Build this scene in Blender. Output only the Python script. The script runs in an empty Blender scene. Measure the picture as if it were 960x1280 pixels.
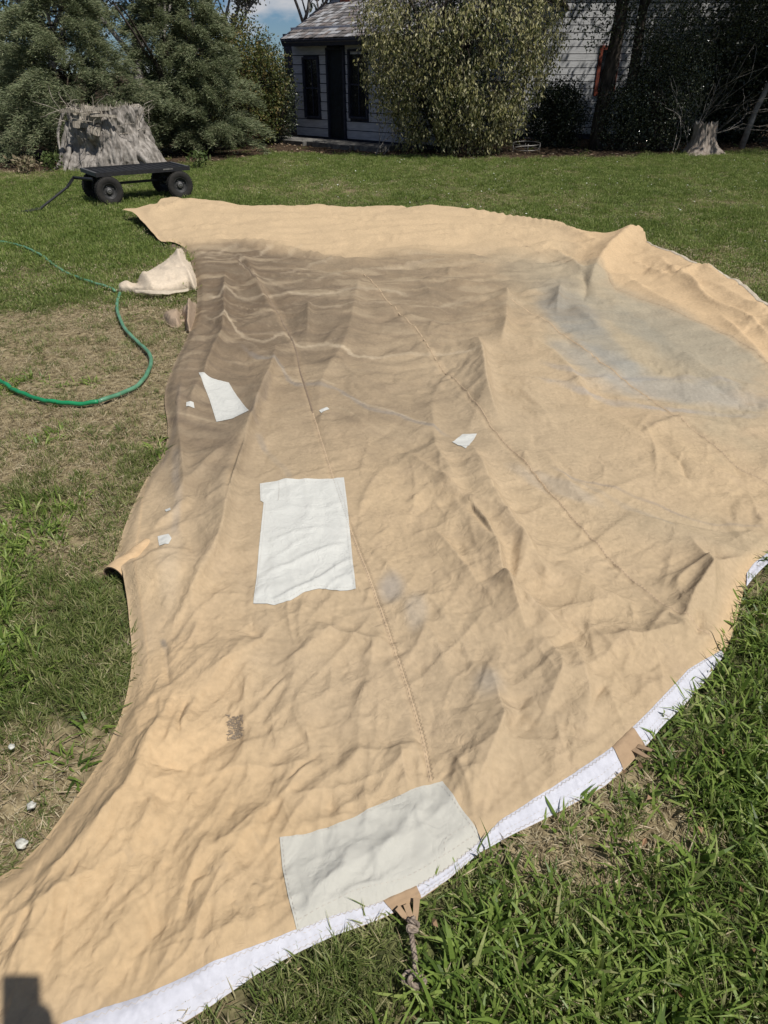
import bpy, bmesh, math, random
import numpy as np
from mathutils import Vector, Matrix

S = bpy.context.scene
COL = S.collection
R = math.radians
random.seed(7)
RNG = np.random.default_rng(7)

# ------------------------------------------------------------------ camera, world, sun, exposure
CAM_H = 1.6
PITCH = R(33.1)
FPX = 850.0                       # focal length in pixels of the 960x1280 photograph
cam_d = bpy.data.cameras.new('camera')
cam_d.sensor_fit = 'VERTICAL'; cam_d.sensor_height = 36.0
cam_d.lens = 36.0 * FPX / 1280.0
cam_d.clip_start = 0.02; cam_d.clip_end = 2000
cam = bpy.data.objects.new('camera', cam_d); COL.objects.link(cam)
cam.location = (0, 0, CAM_H); cam.rotation_euler = (R(90) - PITCH, 0, 0)
S.camera = cam
S.view_settings.view_transform = 'Standard'; S.view_settings.look = 'None'
S.view_settings.exposure = 0.0; S.view_settings.gamma = 1.0
S.cycles.use_denoising = True
S.cycles.max_bounces = 6; S.cycles.diffuse_bounces = 3; S.cycles.glossy_bounces = 2
S.cycles.transmission_bounces = 3; S.cycles.transparent_max_bounces = 6

SUN = Vector((0.755, -0.655, 1.56)).normalized()
sun_el = math.asin(SUN.z)
w = bpy.data.worlds.new('World'); S.world = w; w.use_nodes = True
nt = w.node_tree; bg = nt.nodes['Background']
sky = nt.nodes.new('ShaderNodeTexSky'); sky.sky_type = 'NISHITA'; sky.sun_disc = False
sky.sun_elevation = sun_el; sky.sun_rotation = math.atan2(SUN.x, SUN.y)
sky.air_density = 0.75; sky.dust_density = 0.15; sky.ozone_density = 3.0
tc = nt.nodes.new('ShaderNodeTexCoord')
mp = nt.nodes.new('ShaderNodeMapping'); mp.inputs['Scale'].default_value = (1, 1, 2.6)
nz = nt.nodes.new('ShaderNodeTexNoise'); nz.inputs['Scale'].default_value = 9; nz.inputs['Detail'].default_value = 8
rp = nt.nodes.new('ShaderNodeValToRGB'); rp.color_ramp.elements[0].position = .50; rp.color_ramp.elements[1].position = .64
mx = nt.nodes.new('ShaderNodeMix'); mx.data_type = 'RGBA'
mx.inputs['B'].default_value = (9.5, 9.8, 10.4, 1)
nt.links.new(tc.outputs['Generated'], mp.inputs['Vector']); nt.links.new(mp.outputs[0], nz.inputs['Vector'])
nt.links.new(nz.outputs['Fac'], rp.inputs[0]); nt.links.new(rp.outputs[0], mx.inputs['Factor'])
tn = nt.nodes.new('ShaderNodeMix'); tn.data_type = 'RGBA'; tn.blend_type = 'MULTIPLY'; tn.inputs['Factor'].default_value = 1; tn.inputs['B'].default_value = (.68, .84, 1.02, 1)
nt.links.new(sky.outputs[0], tn.inputs['A']); nt.links.new(tn.outputs['Result'], mx.inputs['A']); nt.links.new(mx.outputs['Result'], bg.inputs['Color'])
bg.inputs['Strength'].default_value = 0.055
sl = bpy.data.lights.new('sun', 'SUN'); sl.energy = 4.6; sl.angle = R(0.55); sl.color = (1.0, 0.965, 0.91)
so = bpy.data.objects.new('sun', sl); COL.objects.link(so)
so.rotation_euler = SUN.to_track_quat('Z', 'Y').to_euler(); so.location = (6, -5, 12)

# ------------------------------------------------------------------ helpers
CP, SP = math.cos(PITCH), math.sin(PITCH)
def ray(px, py):
    """direction through a pixel of the photograph (scalars or arrays)"""
    a = (np.asarray(px, float) - 480) / FPX; b = (np.asarray(py, float) - 640) / FPX
    return a, CP - b * SP, -(SP + b * CP)
def at(px, py, z=0.0):
    dx, dy, dz = ray(px, py); t = (z - CAM_H) / dz
    return dx * t, dy * t
def atD(px, py, D):
    dx, dy, dz = ray(px, py); t = D / dy
    return Vector((float(dx * t), D, float(CAM_H + dz * t)))

def tag(o, label=None, cat=None, group=None, kind=None):
    if label: o['label'] = label
    if cat: o['category'] = cat
    if group: o['group'] = group
    if kind: o['kind'] = kind
    return o
def empty(name, loc=(0, 0, 0), rz=0.0):
    o = bpy.data.objects.new(name, None); COL.objects.link(o)
    o.location = loc; o.rotation_euler = (0, 0, rz); o.empty_display_size = .1
    return o
def link(name, me, mat=None, parent=None):
    o = bpy.data.objects.new(name, me); COL.objects.link(o)
    if mat is not None:
        me.materials.clear(); me.materials.append(mat)
    if parent is not None: o.parent = parent
    return o
def np_mesh(name, V, F, smooth=False, colors=None):
    """V (n,3), F (m,k) arrays; colors (n,3) -> attribute Col"""
    V = np.ascontiguousarray(V, np.float32); F = np.ascontiguousarray(F, np.int32)
    m, k = F.shape
    me = bpy.data.meshes.new(name)
    me.vertices.add(len(V)); me.vertices.foreach_set('co', V.ravel())
    me.loops.add(m * k); me.loops.foreach_set('vertex_index', F.ravel())
    me.polygons.add(m); me.polygons.foreach_set('loop_start', np.arange(0, m * k, k, dtype=np.int32))
    me.polygons.foreach_set('loop_total', np.full(m, k, np.int32))
    me.polygons.foreach_set('use_smooth', np.full(m, smooth, bool))
    if colors is not None:
        a = me.color_attributes.new('Col', 'FLOAT_COLOR', 'POINT')
        c = np.ones((len(V), 4), np.float32); c[:, :3] = colors
        a.data.foreach_set('color', c.ravel())
    me.update(calc_edges=True)
    return me
class MB:
    """collects boxes and tubes into one mesh"""
    def __init__(s): s.v = []; s.f = []
    def add(s, vs, fs):
        n = len(s.v); s.v += [tuple(v) for v in vs]; s.f += [tuple(i + n for i in f) for f in fs]
    def box(s, c, size, rz=0.0, M=None):
        x, y, z = [k / 2 for k in size]
        vs = [Vector((a * x, b * y, d * z)) for a in (-1, 1) for b in (-1, 1) for d in (-1, 1)]
        m = M if M is not None else Matrix.Rotation(rz, 3, 'Z')
        s.add([Vector(c) + m @ v for v in vs], [(0, 1, 3, 2), (4, 6, 7, 5), (0, 4, 5, 1), (2, 3, 7, 6), (0, 2, 6, 4), (1, 5, 7, 3)])
    def tube(s, pts, rad, n=8, cap=True):
        pts = [Vector(p) for p in pts]
        if not hasattr(rad, '__len__'): rad = [rad] * len(pts)
        vs = []; prev = None
        for i, p in enumerate(pts):
            t = (pts[min(i + 1, len(pts) - 1)] - pts[max(i - 1, 0)])
            if t.length < 1e-9: t = Vector((0, 0, 1))
            t.normalize()
            if prev is None:
                a = Vector((0, 0, 1)) if abs(t.z) < .9 else Vector((1, 0, 0))
                u = t.cross(a).normalized()
            else:
                u = (prev - t * prev.dot(t))
                u = u.normalized() if u.length > 1e-6 else t.orthogonal().normalized()
            prev = u; v = t.cross(u)
            for k in range(n):
                an = 2 * math.pi * k / n
                vs.append(p + (u * math.cos(an) + v * math.sin(an)) * rad[i])
        fs = [(i * n + k, i * n + (k + 1) % n, (i + 1) * n + (k + 1) % n, (i + 1) * n + k) for i in range(len(pts) - 1) for k in range(n)]
        if cap:
            fs.append(tuple(range(n - 1, -1, -1))); b = (len(pts) - 1) * n; fs.append(tuple(range(b, b + n)))
        s.add(vs, fs)
    def revolve(s, prof, M, n=28):
        """prof [(r, h)] round the local z axis, placed by the 4x4 matrix M"""
        vs = []
        for r, h in prof:
            for k in range(n):
                a = 2 * math.pi * k / n; vs.append(M @ Vector((r * math.cos(a), r * math.sin(a), h)))
        fs = [(i * n + k, i * n + (k + 1) % n, (i + 1) * n + (k + 1) % n, (i + 1) * n + k) for i in range(len(prof) - 1) for k in range(n)]
        s.add(vs, fs)
    def build(s, name, mat, parent=None, smooth=False):
        me = bpy.data.meshes.new(name); me.from_pydata(s.v, [], s.f)
        if smooth: me.polygons.foreach_set('use_smooth', [True] * len(me.polygons))
        me.update()
        return link(name, me, mat, parent)

# ---- noise
_P = RNG.permutation(512).astype(np.int64)
def _h(ix, iy, s=0): return _P[(ix + _P[(iy + s * 57) & 511]) & 511]
_ang = RNG.random(512) * 2 * np.pi
_GX, _GY = np.cos(_ang), np.sin(_ang)
def perlin(x, y, s=0):
    x = np.asarray(x, float); y = np.asarray(y, float)
    ix = np.floor(x).astype(np.int64); iy = np.floor(y).astype(np.int64)
    fx, fy = x - ix, y - iy
    u = fx * fx * fx * (fx * (fx * 6 - 15) + 10); v = fy * fy * fy * (fy * (fy * 6 - 15) + 10)
    def g(a, b):
        h = _h(ix + a, iy + b, s); return _GX[h] * (fx - a) + _GY[h] * (fy - b)
    n0 = g(0, 0) * (1 - u) + g(1, 0) * u; n1 = g(0, 1) * (1 - u) + g(1, 1) * u
    return (n0 * (1 - v) + n1 * v) * 1.5
def fbm(x, y, s=0, o=4, gain=.5):
    r = 0; a = 1.0; t = 0
    for i in range(o):
        r = r + a * perlin(x * 2 ** i + 13.7 * i, y * 2 ** i - 7.1 * i, s + i); t += a; a *= gain
    return r / t
def sstep(a, b, x):
    t = np.clip((x - a) / (b - a), 0, 1); return t * t * (3 - 2 * t)
def resample(pts, n):
    p = np.array(pts, float); d = np.r_[0, np.cumsum(np.hypot(*np.diff(p, axis=0).T))]
    s = np.linspace(0, d[-1], n)
    return np.c_[np.interp(s, d, p[:, 0]), np.interp(s, d, p[:, 1])]
def smoothline(pts, n):
    """Catmull-Rom through the points, n samples evenly spaced"""
    p = np.array(pts, float); k = p.shape[1]
    P = np.vstack([2 * p[0] - p[1], p, 2 * p[-1] - p[-2]]); out = []
    for i in range(1, len(P) - 2):
        t = np.linspace(0, 1, 12, endpoint=False)[:, None]
        out.append(.5 * (2 * P[i] + (P[i + 1] - P[i - 1]) * t + (2 * P[i - 1] - 5 * P[i] + 4 * P[i + 1] - P[i + 2]) * t ** 2 + (-P[i - 1] + 3 * P[i] - 3 * P[i + 1] + P[i + 2]) * t ** 3))
    out = np.vstack(out + [P[-2:-1]])
    d = np.r_[0, np.cumsum(np.linalg.norm(np.diff(out, axis=0), axis=1))]
    s = np.linspace(0, d[-1], n)
    return np.stack([np.interp(s, d, out[:, j]) for j in range(k)], 1)
def inside(px, py, poly):
    r = np.zeros(px.shape, bool); n = len(poly)
    for i in range(n):
        x0, y0 = poly[i]; x1, y1 = poly[(i + 1) % n]
        if y0 == y1: continue
        c = ((y0 > py) != (y1 > py)); r ^= c & (px < (x1 - x0) * (py - y0) / (y1 - y0) + x0)
    return r
def segdist(X, Y, pts, closed=False):
    """distance, signed side, arc fraction, nearest point of a polyline"""
    p = np.array(pts, float); n = len(p) if closed else len(p) - 1
    L = np.r_[0, np.cumsum(np.hypot(*np.diff(p, axis=0).T))]; T = L[-1] + 1e-9
    bd = np.full(X.shape, 1e9); sg = np.zeros(X.shape); fr = np.zeros(X.shape); qx = np.zeros(X.shape); qy = np.zeros(X.shape)
    for i in range(n):
        a = p[i]; b = p[(i + 1) % len(p)]; d = b - a; l2 = d @ d + 1e-12
        t = np.clip(((X - a[0]) * d[0] + (Y - a[1]) * d[1]) / l2, 0, 1)
        cx = a[0] + t * d[0]; cy = a[1] + t * d[1]; e = np.hypot(X - cx, Y - cy); m = e < bd
        bd = np.where(m, e, bd); sg = np.where(m, np.sign(d[0] * (Y - a[1]) - d[1] * (X - a[0])), sg)
        if not closed: fr = np.where(m, (L[i] + t * math.sqrt(l2)) / T, fr)
        qx = np.where(m, cx, qx); qy = np.where(m, cy, qy)
    return bd, sg, fr, qx, qy

# ---- materials
def mat_new(name, rough=.8, spec=.3):
    m = bpy.data.materials.new(name); m.use_nodes = True
    b = m.node_tree.nodes['Principled BSDF']
    b.inputs['Roughness'].default_value = rough; b.inputs['Specular IOR Level'].default_value = spec
    return m, m.node_tree, b
def simple_mat(name, c0, c1=None, scale=20, rough=.8, spec=.3, bump=.2, bdist=.01, metal=0, stretch=(1, 1, 1), detail=6, lo=.35, hi=.65):
    m, nt, b = mat_new(name, rough, spec); b.inputs['Metallic'].default_value = metal
    c1 = c1 or tuple(k * .7 for k in c0)
    tc = nt.nodes.new('ShaderNodeTexCoord'); mp = nt.nodes.new('ShaderNodeMapping'); mp.inputs['Scale'].default_value = stretch
    n = nt.nodes.new('ShaderNodeTexNoise'); n.inputs['Scale'].default_value = scale; n.inputs['Detail'].default_value = detail
    r = nt.nodes.new('ShaderNodeValToRGB'); r.color_ramp.elements[0].position = lo; r.color_ramp.elements[1].position = hi
    r.color_ramp.elements[0].color = (*c1, 1); r.color_ramp.elements[1].color = (*c0, 1)
    nt.links.new(tc.outputs['Object'], mp.inputs[0]); nt.links.new(mp.outputs[0], n.inputs['Vector'])
    nt.links.new(n.outputs['Fac'], r.inputs[0]); nt.links.new(r.outputs[0], b.inputs['Base Color'])
    if bump:
        bp = nt.nodes.new('ShaderNodeBump'); bp.inputs['Strength'].default_value = bump; bp.inputs['Distance'].default_value = bdist
        nt.links.new(n.outputs['Fac'], bp.inputs['Height']); nt.links.new(bp.outputs[0], b.inputs['Normal'])
    return m
def leaf_mat(name, cols, trans=.35, rough=.55, inst=False, spec=.3):
    """leaf material: colour differs per leaf (mesh island), part of the light passes through"""
    m, nt, b = mat_new(name, rough, spec)
    g = nt.nodes.new('ShaderNodeNewGeometry')
    r = nt.nodes.new('ShaderNodeValToRGB'); cr = r.color_ramp
    cr.elements[0].color = (*cols[0], 1); cr.elements[1].color = (*cols[-1], 1)
    for i, c in enumerate(cols[1:-1]):
        e = cr.elements.new((i + 1) / (len(cols) - 1)); e.color = (*c, 1)
    src = g.outputs['Random Per Island']
    if inst:
        oi = nt.nodes.new('ShaderNodeObjectInfo'); ma = nt.nodes.new('ShaderNodeMath'); ma.operation = 'MULTIPLY_ADD'
        ma.inputs[1].default_value = .55
        mb = nt.nodes.new('ShaderNodeMath'); mb.operation = 'MULTIPLY'; mb.inputs[1].default_value = .45
        nt.links.new(oi.outputs['Random'], mb.inputs[0]); nt.links.new(src, ma.inputs[0]); nt.links.new(mb.outputs[0], ma.inputs[2])
        src = ma.outputs[0]
    nt.links.new(src, r.inputs[0]); nt.links.new(r.outputs[0], b.inputs['Base Color'])
    tr = nt.nodes.new('ShaderNodeBsdfTranslucent'); nt.links.new(r.outputs[0], tr.inputs['Color'])
    ms = nt.nodes.new('ShaderNodeMixShader'); ms.inputs[0].default_value = trans
    out = nt.nodes['Material Output']
    nt.links.new(b.outputs[0], ms.inputs[1]); nt.links.new(tr.outputs[0], ms.inputs[2]); nt.links.new(ms.outputs[0], out.inputs['Surface'])
    return m

# ------------------------------------------------------------------ the tent canvas: outline and height field
OUT = [(-160, 1190), (-90, 1140), (-40, 1108), (0, 1088), (30, 1066), (58, 1037), (85, 1000), (112, 962), (133, 927), (149, 888), (159, 850), (163, 812),
       (160, 772), (157, 738), (153, 716), (140, 704), (147, 676), (163, 632), (183, 592), (203, 562), (209, 532), (205, 500), (207, 478), (217, 452),
       (232, 420), (243, 392), (246, 366), (242, 340), (234, 312), (220, 304), (204, 303), (190, 290), (177, 276), (166, 267), (153, 263),
       (175, 260), (188, 258), (203, 250), (214, 247), (245, 251), (290, 254), (340, 258), (400, 261), (480, 259), (560, 262), (620, 270), (680, 281), (730, 290),
       (770, 294), (792, 292), (803, 287), (807, 303), (830, 315), (880, 334), (920, 350), (960, 376), (1010, 405), (1050, 450), (1075, 520), (1060, 600),
       (1020, 650), (985, 676), (958, 693), (935, 724), (929, 745), (918, 785), (905, 815), (880, 850), (855, 878), (830, 902), (800, 938), (760, 975), (700, 1009), (640, 1038),
       (600, 1060), (560, 1094), (520, 1121), (470, 1145), (420, 1163), (370, 1186), (320, 1212), (265, 1250), (210, 1283), (150, 1318), (60, 1352), (-60, 1385), (-160, 1400)]
def refine(poly, step=6.0):
    p = np.array(poly, float); out = []
    n = len(p)
    for i in range(n):
        p0, p1, p2, p3 = p[i - 1], p[i], p[(i + 1) % n], p[(i + 2) % n]
        k = max(1, int(np.hypot(*(p2 - p1)) / step))
        for j in range(k):
            t = j / k
            out.append(.5 * (2 * p1 + (p2 - p0) * t + (2 * p0 - 5 * p1 + 4 * p2 - p3) * t * t + (-p0 + 3 * p1 - 3 * p2 + p3) * t ** 3))
    return np.array(out)
OUTF = refine(OUT, 5)
GS = 1.5
gx = np.arange(-165, 1090, GS); gy = np.arange(240, 1408, GS)
PX, PY = np.meshgrid(gx, gy)
NX, NY = len(gx), len(gy)
TOP_X = [150, 215, 250, 340, 480, 560, 620, 680, 740, 803, 880, 960, 1090]
TOP_Y = [263, 247, 251, 258, 259, 262, 270, 281, 290, 289, 334, 376, 450]
topy = np.interp(PX, TOP_X, TOP_Y)
far = sstep(80, 0, PY - topy)
H0 = .035 + .09 * far ** 1.5                                     # the sheet stands up along its bundled far edge
wx, wy = at(PX, PY, H0)
HD = np.zeros_like(wx)
DIST = np.hypot(wx, wy)

def worldline(pts, h=.05):
    x, y = at([p[0] for p in pts], [p[1] for p in pts], h); return np.c_[x, y]
def fold(pts, amp, wl, wr=None, power=1.25, taper=.25, n=24):
    """a raised (or sunk) line through the sheet; wl and wr are the widths in metres of its two flanks"""
    global HD
    wr = wr or wl
    sp = smoothline(pts, n); W = worldline(sp)
    m = max(wl, wr) * 3
    d0 = np.hypot(W[:, 0], W[:, 1]).min()
    mpx = m * FPX / max(d0 * .8, .6) * 1.4 + 4
    i0, i1 = np.searchsorted(gx, [sp[:, 0].min() - mpx, sp[:, 0].max() + mpx]); j0, j1 = np.searchsorted(gy, [sp[:, 1].min() - mpx, sp[:, 1].max() + mpx])
    if i1 <= i0 or j1 <= j0: return
    sl = np.s_[j0:j1, i0:i1]
    d, sg, fr, _, _ = segdist(wx[sl], wy[sl], W)
    wd = np.where(sg > 0, wl, wr)
    k = np.clip(np.minimum(fr, 1 - fr) / taper, 0, 1) ** .7 * np.where((fr <= 0) | (fr >= 1), 0, 1)
    e = np.exp(-(d / wd) ** power)
    HD[sl] += amp * e * np.clip(k, 0, 1)

# domain-warped crumple noise, several scales and directions
w1 = fbm(wx * .9, wy * .9, 3, 3) * .35; w2 = fbm(wx * .9 + 9, wy * .9 - 4, 5, 3) * .35
def crump(x, y, sc, s):
    n = perlin(x * sc, y * sc, s); m = perlin(x * sc * 1.07 + 31, y * sc * .93 + 17, s + 9)
    return 1 - np.sqrt(np.minimum(n * n, (m * .9) ** 2 + .0) + .0006) * 2.4
def facet(x, y, sc, s, ang=0.0):
    """random heights on a triangular lattice joined by flat faces: the plane-and-crease look of stiff cloth"""
    c_, s_ = math.cos(ang), math.sin(ang); X_ = (x * c_ + y * s_) * sc; Y_ = (-x * s_ + y * c_) * sc
    k = (X_ + Y_) * .366025; i = np.floor(X_ + k); j = np.floor(Y_ + k); t = (i + j) * .211325
    fx = X_ - (i - t); fy = Y_ - (j - t); u_ = fx + (fx + fy) * .366025; v_ = fy + (fx + fy) * .366025
    ii = i.astype(np.int64); jj = j.astype(np.int64); H = lambda a, b: _h(ii + a, jj + b, s) / 255.5 - 1
    up_ = u_ > v_; h00, h11 = H(0, 0), H(1, 1); hm = np.where(up_, H(1, 0), H(0, 1)); a_, b_ = np.maximum(u_, v_), np.minimum(u_, v_)
    return h00 * (1 - a_) + hm * (a_ - b_) + h11 * b_
def rot(x, y, a):
    c, s = math.cos(a), math.sin(a); return x * c + y * s, -x * s + y * c
near = sstep(4.2, 1.6, wy)
farw = sstep(4.5, 7.0, wy)
mid = 1 - near - farw; near = near * .58; farw_ = farw
mid = np.clip(mid, 0, 1)
left = sstep(.4, -.6, wx)
X1, Y1 = wx + w1, wy + w2
HD += .035 * (1 - .5 * near / .58) * fbm(wx * .8, wy * .8, 21, 2)
HD += (.003 * near + .006 * mid + .006 * farw) * crump(X1, Y1, 1.5, 30)
WX2 = X1 + .03 * perlin(wx * 3, wy * 3, 91) + .004 * perlin(wx * 11, wy * 11, 93); WY2 = Y1 * .8 + .03 * perlin(wx * 3, wy * 3, 92) + .004 * perlin(wx * 11, wy * 11, 94)
amp_ = .55 + .9 * sstep(-.3, .4, fbm(wx * 1.2, wy * 1.2, 95, 2))
HD += (.011 * near + .013 * mid + .010 * farw) * facet(WX2, WY2, 2.6, 97, .4)
HD += (.0055 * near + .0065 * mid + .005 * farw) * amp_ * facet(WX2, WY2, 6.1, 98, 1.1)
HD += (.0036 * near + .0040 * mid + .004 * farw) * amp_ ** 2 * facet(WX2, WY2, 13.5, 99, 2.0)
HD += (.0018 * near + .0019 * mid) * amp_ * facet(WX2, WY2, 29.0, 100, .7)
HD += .0009 * near * amp_ * facet(WX2, WY2, 61.0, 102, 1.7)
# directional layers
a, b = rot(X1, Y1, R(8)); HD += .016 * farw * crump(a * .45, b * 1.6 + .3 * w1, 1.9, 51)         # far part: long wrinkles across
HD += .006 * farw * crump(a * .6, b * 2.0, 4.2, 54); HD += (.010 * farw + .004 * mid) * facet(a * .35, b * 2.0, 3.4, 55) + (.006 * farw + .003 * mid) * facet(a * .4 + .3 * w2, b * 2.2, 7.5, 56)
a, b = rot(X1, Y1, R(-68)); HD += .010 * mid * sstep(-.2, 1.0, wx) * facet(a * .5, b * 1.5, 2.2, 57)   # right: along the seams
a, b = rot(X1, Y1, R(75)); HD += .009 * near * left * facet(a * .35, b * 1.7, 2.6, 60)
a, b = rot(X1, Y1, R(35)); HD += .005 * near * facet(a * .5, b * 1.7, 4.6, 63)
a, b = rot(X1, Y1, R(62)); HD += .0025 * near * facet(a * .45, b * 1.8, 8.5, 66)

FOLDS = [
 ([(345, 425), (343, 450), (326, 497), (309, 552), (290, 612), (281, 664), (266, 704), (235, 748), (207, 797)], .055, .03, .10),
 ([(282, 335), (281, 375), (280, 410), (262, 455), (245, 490), (228, 535)], .06, .05, .09),
 ([(300, 318), (318, 345), (330, 372), (345, 400)], .05, .08, .10),
 ([(386, 375), (386, 400), (384, 425)], .05, .05, .12),
 ([(450, 345), (440, 400), (430, 430), (405, 470), (396, 520)], .035, .09, .12),
 ([(631, 360), (634, 380), (633, 405), (626, 430)], .085, .07, .12),
 ([(597, 420), (603, 450), (606, 480), (612, 505), (626, 530)], .09, .06, .13),
 ([(803, 290), (785, 303), (760, 322), (742, 345), (730, 372)], .10, .16, .20),
 ([(701, 358), (698, 372), (696, 390)], .06, .06, .10),
 ([(590, 556), (606, 600), (620, 628), (648, 672), (690, 730)], .055, .05, .12),
 ([(540, 500), (545, 560), (560, 590), (575, 625)], .03, .05, .09),
 ([(505, 563), (540, 592), (577, 622)], .022, .03, .06),
 ([(583, 625), (600, 652), (613, 676), (622, 700), (626, 722), (645, 770), (660, 802)], .045, .025, .09),
 ([(626, 728), (665, 765), (712, 800)], .045, .04, .09),
 ([(712, 800), (725, 830), (738, 875), (732, 915)], .035, .03, .08),
 ([(608, 825), (624, 880), (634, 930), (622, 970)], .035, .03, .08),
 ([(640, 880), (612, 945), (590, 1000)], .03, .025, .06),
 ([(665, 790), (700, 830), (690, 870), (672, 905)], .03, .025, .07),
 ([(590, 1000), (575, 960), (562, 935)], .02, .02, .05),
 ([(510, 870), (520, 930), (545, 985)], .012, .02, .04),
 ([(735, 800), (800, 800), (850, 790), (900, 800)], .045, .05, .05),
 ([(862, 672), (880, 705), (890, 740), (885, 775)], .03, .03, .05),
 ([(850, 790), (868, 745), (905, 705), (950, 690)], .03, .03, .05),
 ([(840, 740), (855, 720), (900, 700)], .02, .02, .04),
 ([(780, 640), (840, 660), (900, 680), (950, 690)], .02, .03, .05),
 ([(500, 740), (520, 770), (545, 800), (560, 840), (590, 860)], .02, .03, .06),
 ([(312, 790), (285, 830), (250, 870), (232, 905), (215, 960)], .05, .05, .10),
 ([(215, 960), (190, 1010), (175, 1050)], .03, .04, .08),
 ([(430, 770), (400, 800), (370, 820), (340, 835)], .018, .02, .045),
 ([(390, 860), (360, 880), (330, 905)], .010, .014, .03),
 ([(470, 990), (440, 1000), (420, 1010)], .012, .02, .03),
 ([(396, 945), (370, 968), (352, 998)], .016, .014, .03),
 ([(390, 945), (340, 955), (290, 958), (240, 972)], .012, .014, .028),
 ([(520, 925), (480, 975), (455, 1010)], .014, .012, .03),
 ([(500, 930), (505, 960), (512, 985)], .014, .012, .03),
 ([(345, 1020), (310, 1040), (270, 1055), (240, 1085)], .022, .02, .045),
 ([(325, 1000), (318, 1040), (330, 1060)], .014, .02, .04),
 ([(300, 1050), (262, 1115), (235, 1190)], .016, .014, .03),
 ([(300, 1140), (285, 1160), (272, 1180)], .010, .01, .02),
 ([(212, 880), (195, 930), (165, 985), (120, 1040), (60, 1095), (-20, 1150)], .030, .03, .07),
 ([(160, 990), (125, 1040), (95, 1080), (60, 1150), (30, 1215)], .022, .02, .05),
 ([(110, 1090), (85, 1140), (75, 1215)], .016, .015, .03),
 ([(95, 1100), (60, 1130), (0, 1150)], .012, .012, .03),
 ([(200, 1000), (160, 1060), (90, 1110), (0, 1180)], .02, .02, .05),
 ([(140, 706), (170, 712), (205, 700), (240, 692)], .03, .04, .05),
 ([(240, 620), (220, 640), (190, 660)], .02, .02, .05),
 ([(285, 560), (240, 600), (215, 630)], .02, .03, .06),
 ([(228, 470), (222, 520), (228, 570), (232, 620)], .03, .03, .06),
 ([(250, 400), (300, 408), (350, 395), (420, 400)], .03, .05, .08),
 ([(430, 300), (520, 300), (620, 292), (700, 305)], .04, .10, .16),
 ([(230, 270), (300, 278), (400, 280), (520, 280), (600, 284)], .04, .12, .2),
 ([(230, 300), (300, 305), (370, 315), (440, 325), (520, 322)], .05, .06, .14),
 ([(520, 322), (580, 320), (640, 330), (690, 330)], .03, .06, .14),
 ([(690, 316), (712, 330), (728, 345)], .05, .06, .12),
 ([(820, 330), (860, 360), (900, 380)], .03, .06, .1),
 ([(880, 360), (930, 385), (960, 400)], .03, .08, .1),
 ([(390, 350), (430, 342), (480, 333), (560, 325), (620, 318)], .03, .05, .1),
 ([(360, 400), (420, 395), (480, 385), (540, 378)], .02, .05, .08),
 ([(800, 420), (850, 440), (900, 470), (960, 480)], .02, .08, .12),
 ([(700, 500), (760, 520), (820, 560)], .015, .04, .08),
 ([(680, 560), (700, 590), (740, 640)], .015, .04, .07),
 ([(200, 262), (280, 268), (380, 270), (480, 272)], .05, .05, .12), ([(300, 288), (400, 284), (480, 286), (560, 283)], .04, .05, .12), ([(420, 296), (540, 292), (640, 298), (700, 306)], .05, .05, .12),
 ([(560, 272), (640, 282), (740, 304)], .05, .06, .14), ([(640, 285), (700, 296), (760, 318)], .04, .05, .10), ([(180, 275), (215, 268), (240, 258)], .06, .06, .12), ([(210, 292), (260, 286), (330, 290)], .04, .04, .10),
 ([(790, 330), (840, 352), (870, 345), (910, 362)], .04, .04, .10), ([(775, 345), (830, 375), (880, 392)], .035, .04, .10), ([(850, 345), (875, 372), (930, 400), (960, 425)], .04, .04, .10), ([(900, 395), (930, 425), (958, 452)], .03, .04, .08),
 ([(660, 420), (700, 450), (740, 500)], .03, .05, .1), ([(480, 400), (540, 410), (590, 400)], .025, .04, .1), ([(420, 445), (450, 470), (500, 480)], .02, .03, .07), ([(640, 470), (700, 480), (760, 470)], .025, .04, .1), ([(800, 545), (850, 520), (920, 530)], .02, .04, .08), ([(700, 700), (740, 735), (800, 760)], .018, .025, .06), ([(540, 660), (570, 700), (600, 745)], .02, .02, .06),
]
for f in FOLDS:
    k_ = float(np.interp(np.mean([p[1] for p in f[0]]), [300, 420, 650], [.62, .68, 1.0]))
    if np.mean([p[1] for p in f[0]]) > 780: k2_ = .62
    else: k2_ = 1.0
    fold(f[0], f[1] * 1.35 * k_ * k2_, f[2] * .85 * k_, f[3] * 1.05 * k_ ** 1.3)
# sharp pinches: narrow sunken creases
for pts, a, wd in [
 ([(284, 640), (290, 600), (300, 570), (312, 545)], -.03, .018), ([(206, 797), (208, 830), (212, 862)], -.010, .012),
 ([(727, 345), (733, 360), (729, 374)], -.05, .05), ([(632, 372), (636, 392), (633, 408)], -.04, .04),
 ([(829, 560), (850, 575), (862, 600)], -.015, .02), ([(800, 640), (860, 650), (920, 658), (960, 656)], -.008, .015),
 ([(735, 900), (745, 870), (760, 852)], -.012, .012), ([(868, 800), (874, 780), (868, 768)], -.02, .018),
 ([(372, 1165), (352, 1110), (349, 1052)], -.006, .012), ([(325, 870), (345, 850), (365, 835)], -.010, .010),
 ([(400, 935), (375, 955), (355, 975)], -.010, .008), ([(268, 1090), (240, 1100), (228, 1150)], -.010, .012),
 ([(226, 930), (226, 900), (234, 880)], -.012, .010), ([(620, 690), (600, 660), (586, 632)], -.025, .016)]:
    fold(pts, a, wd)
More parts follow.
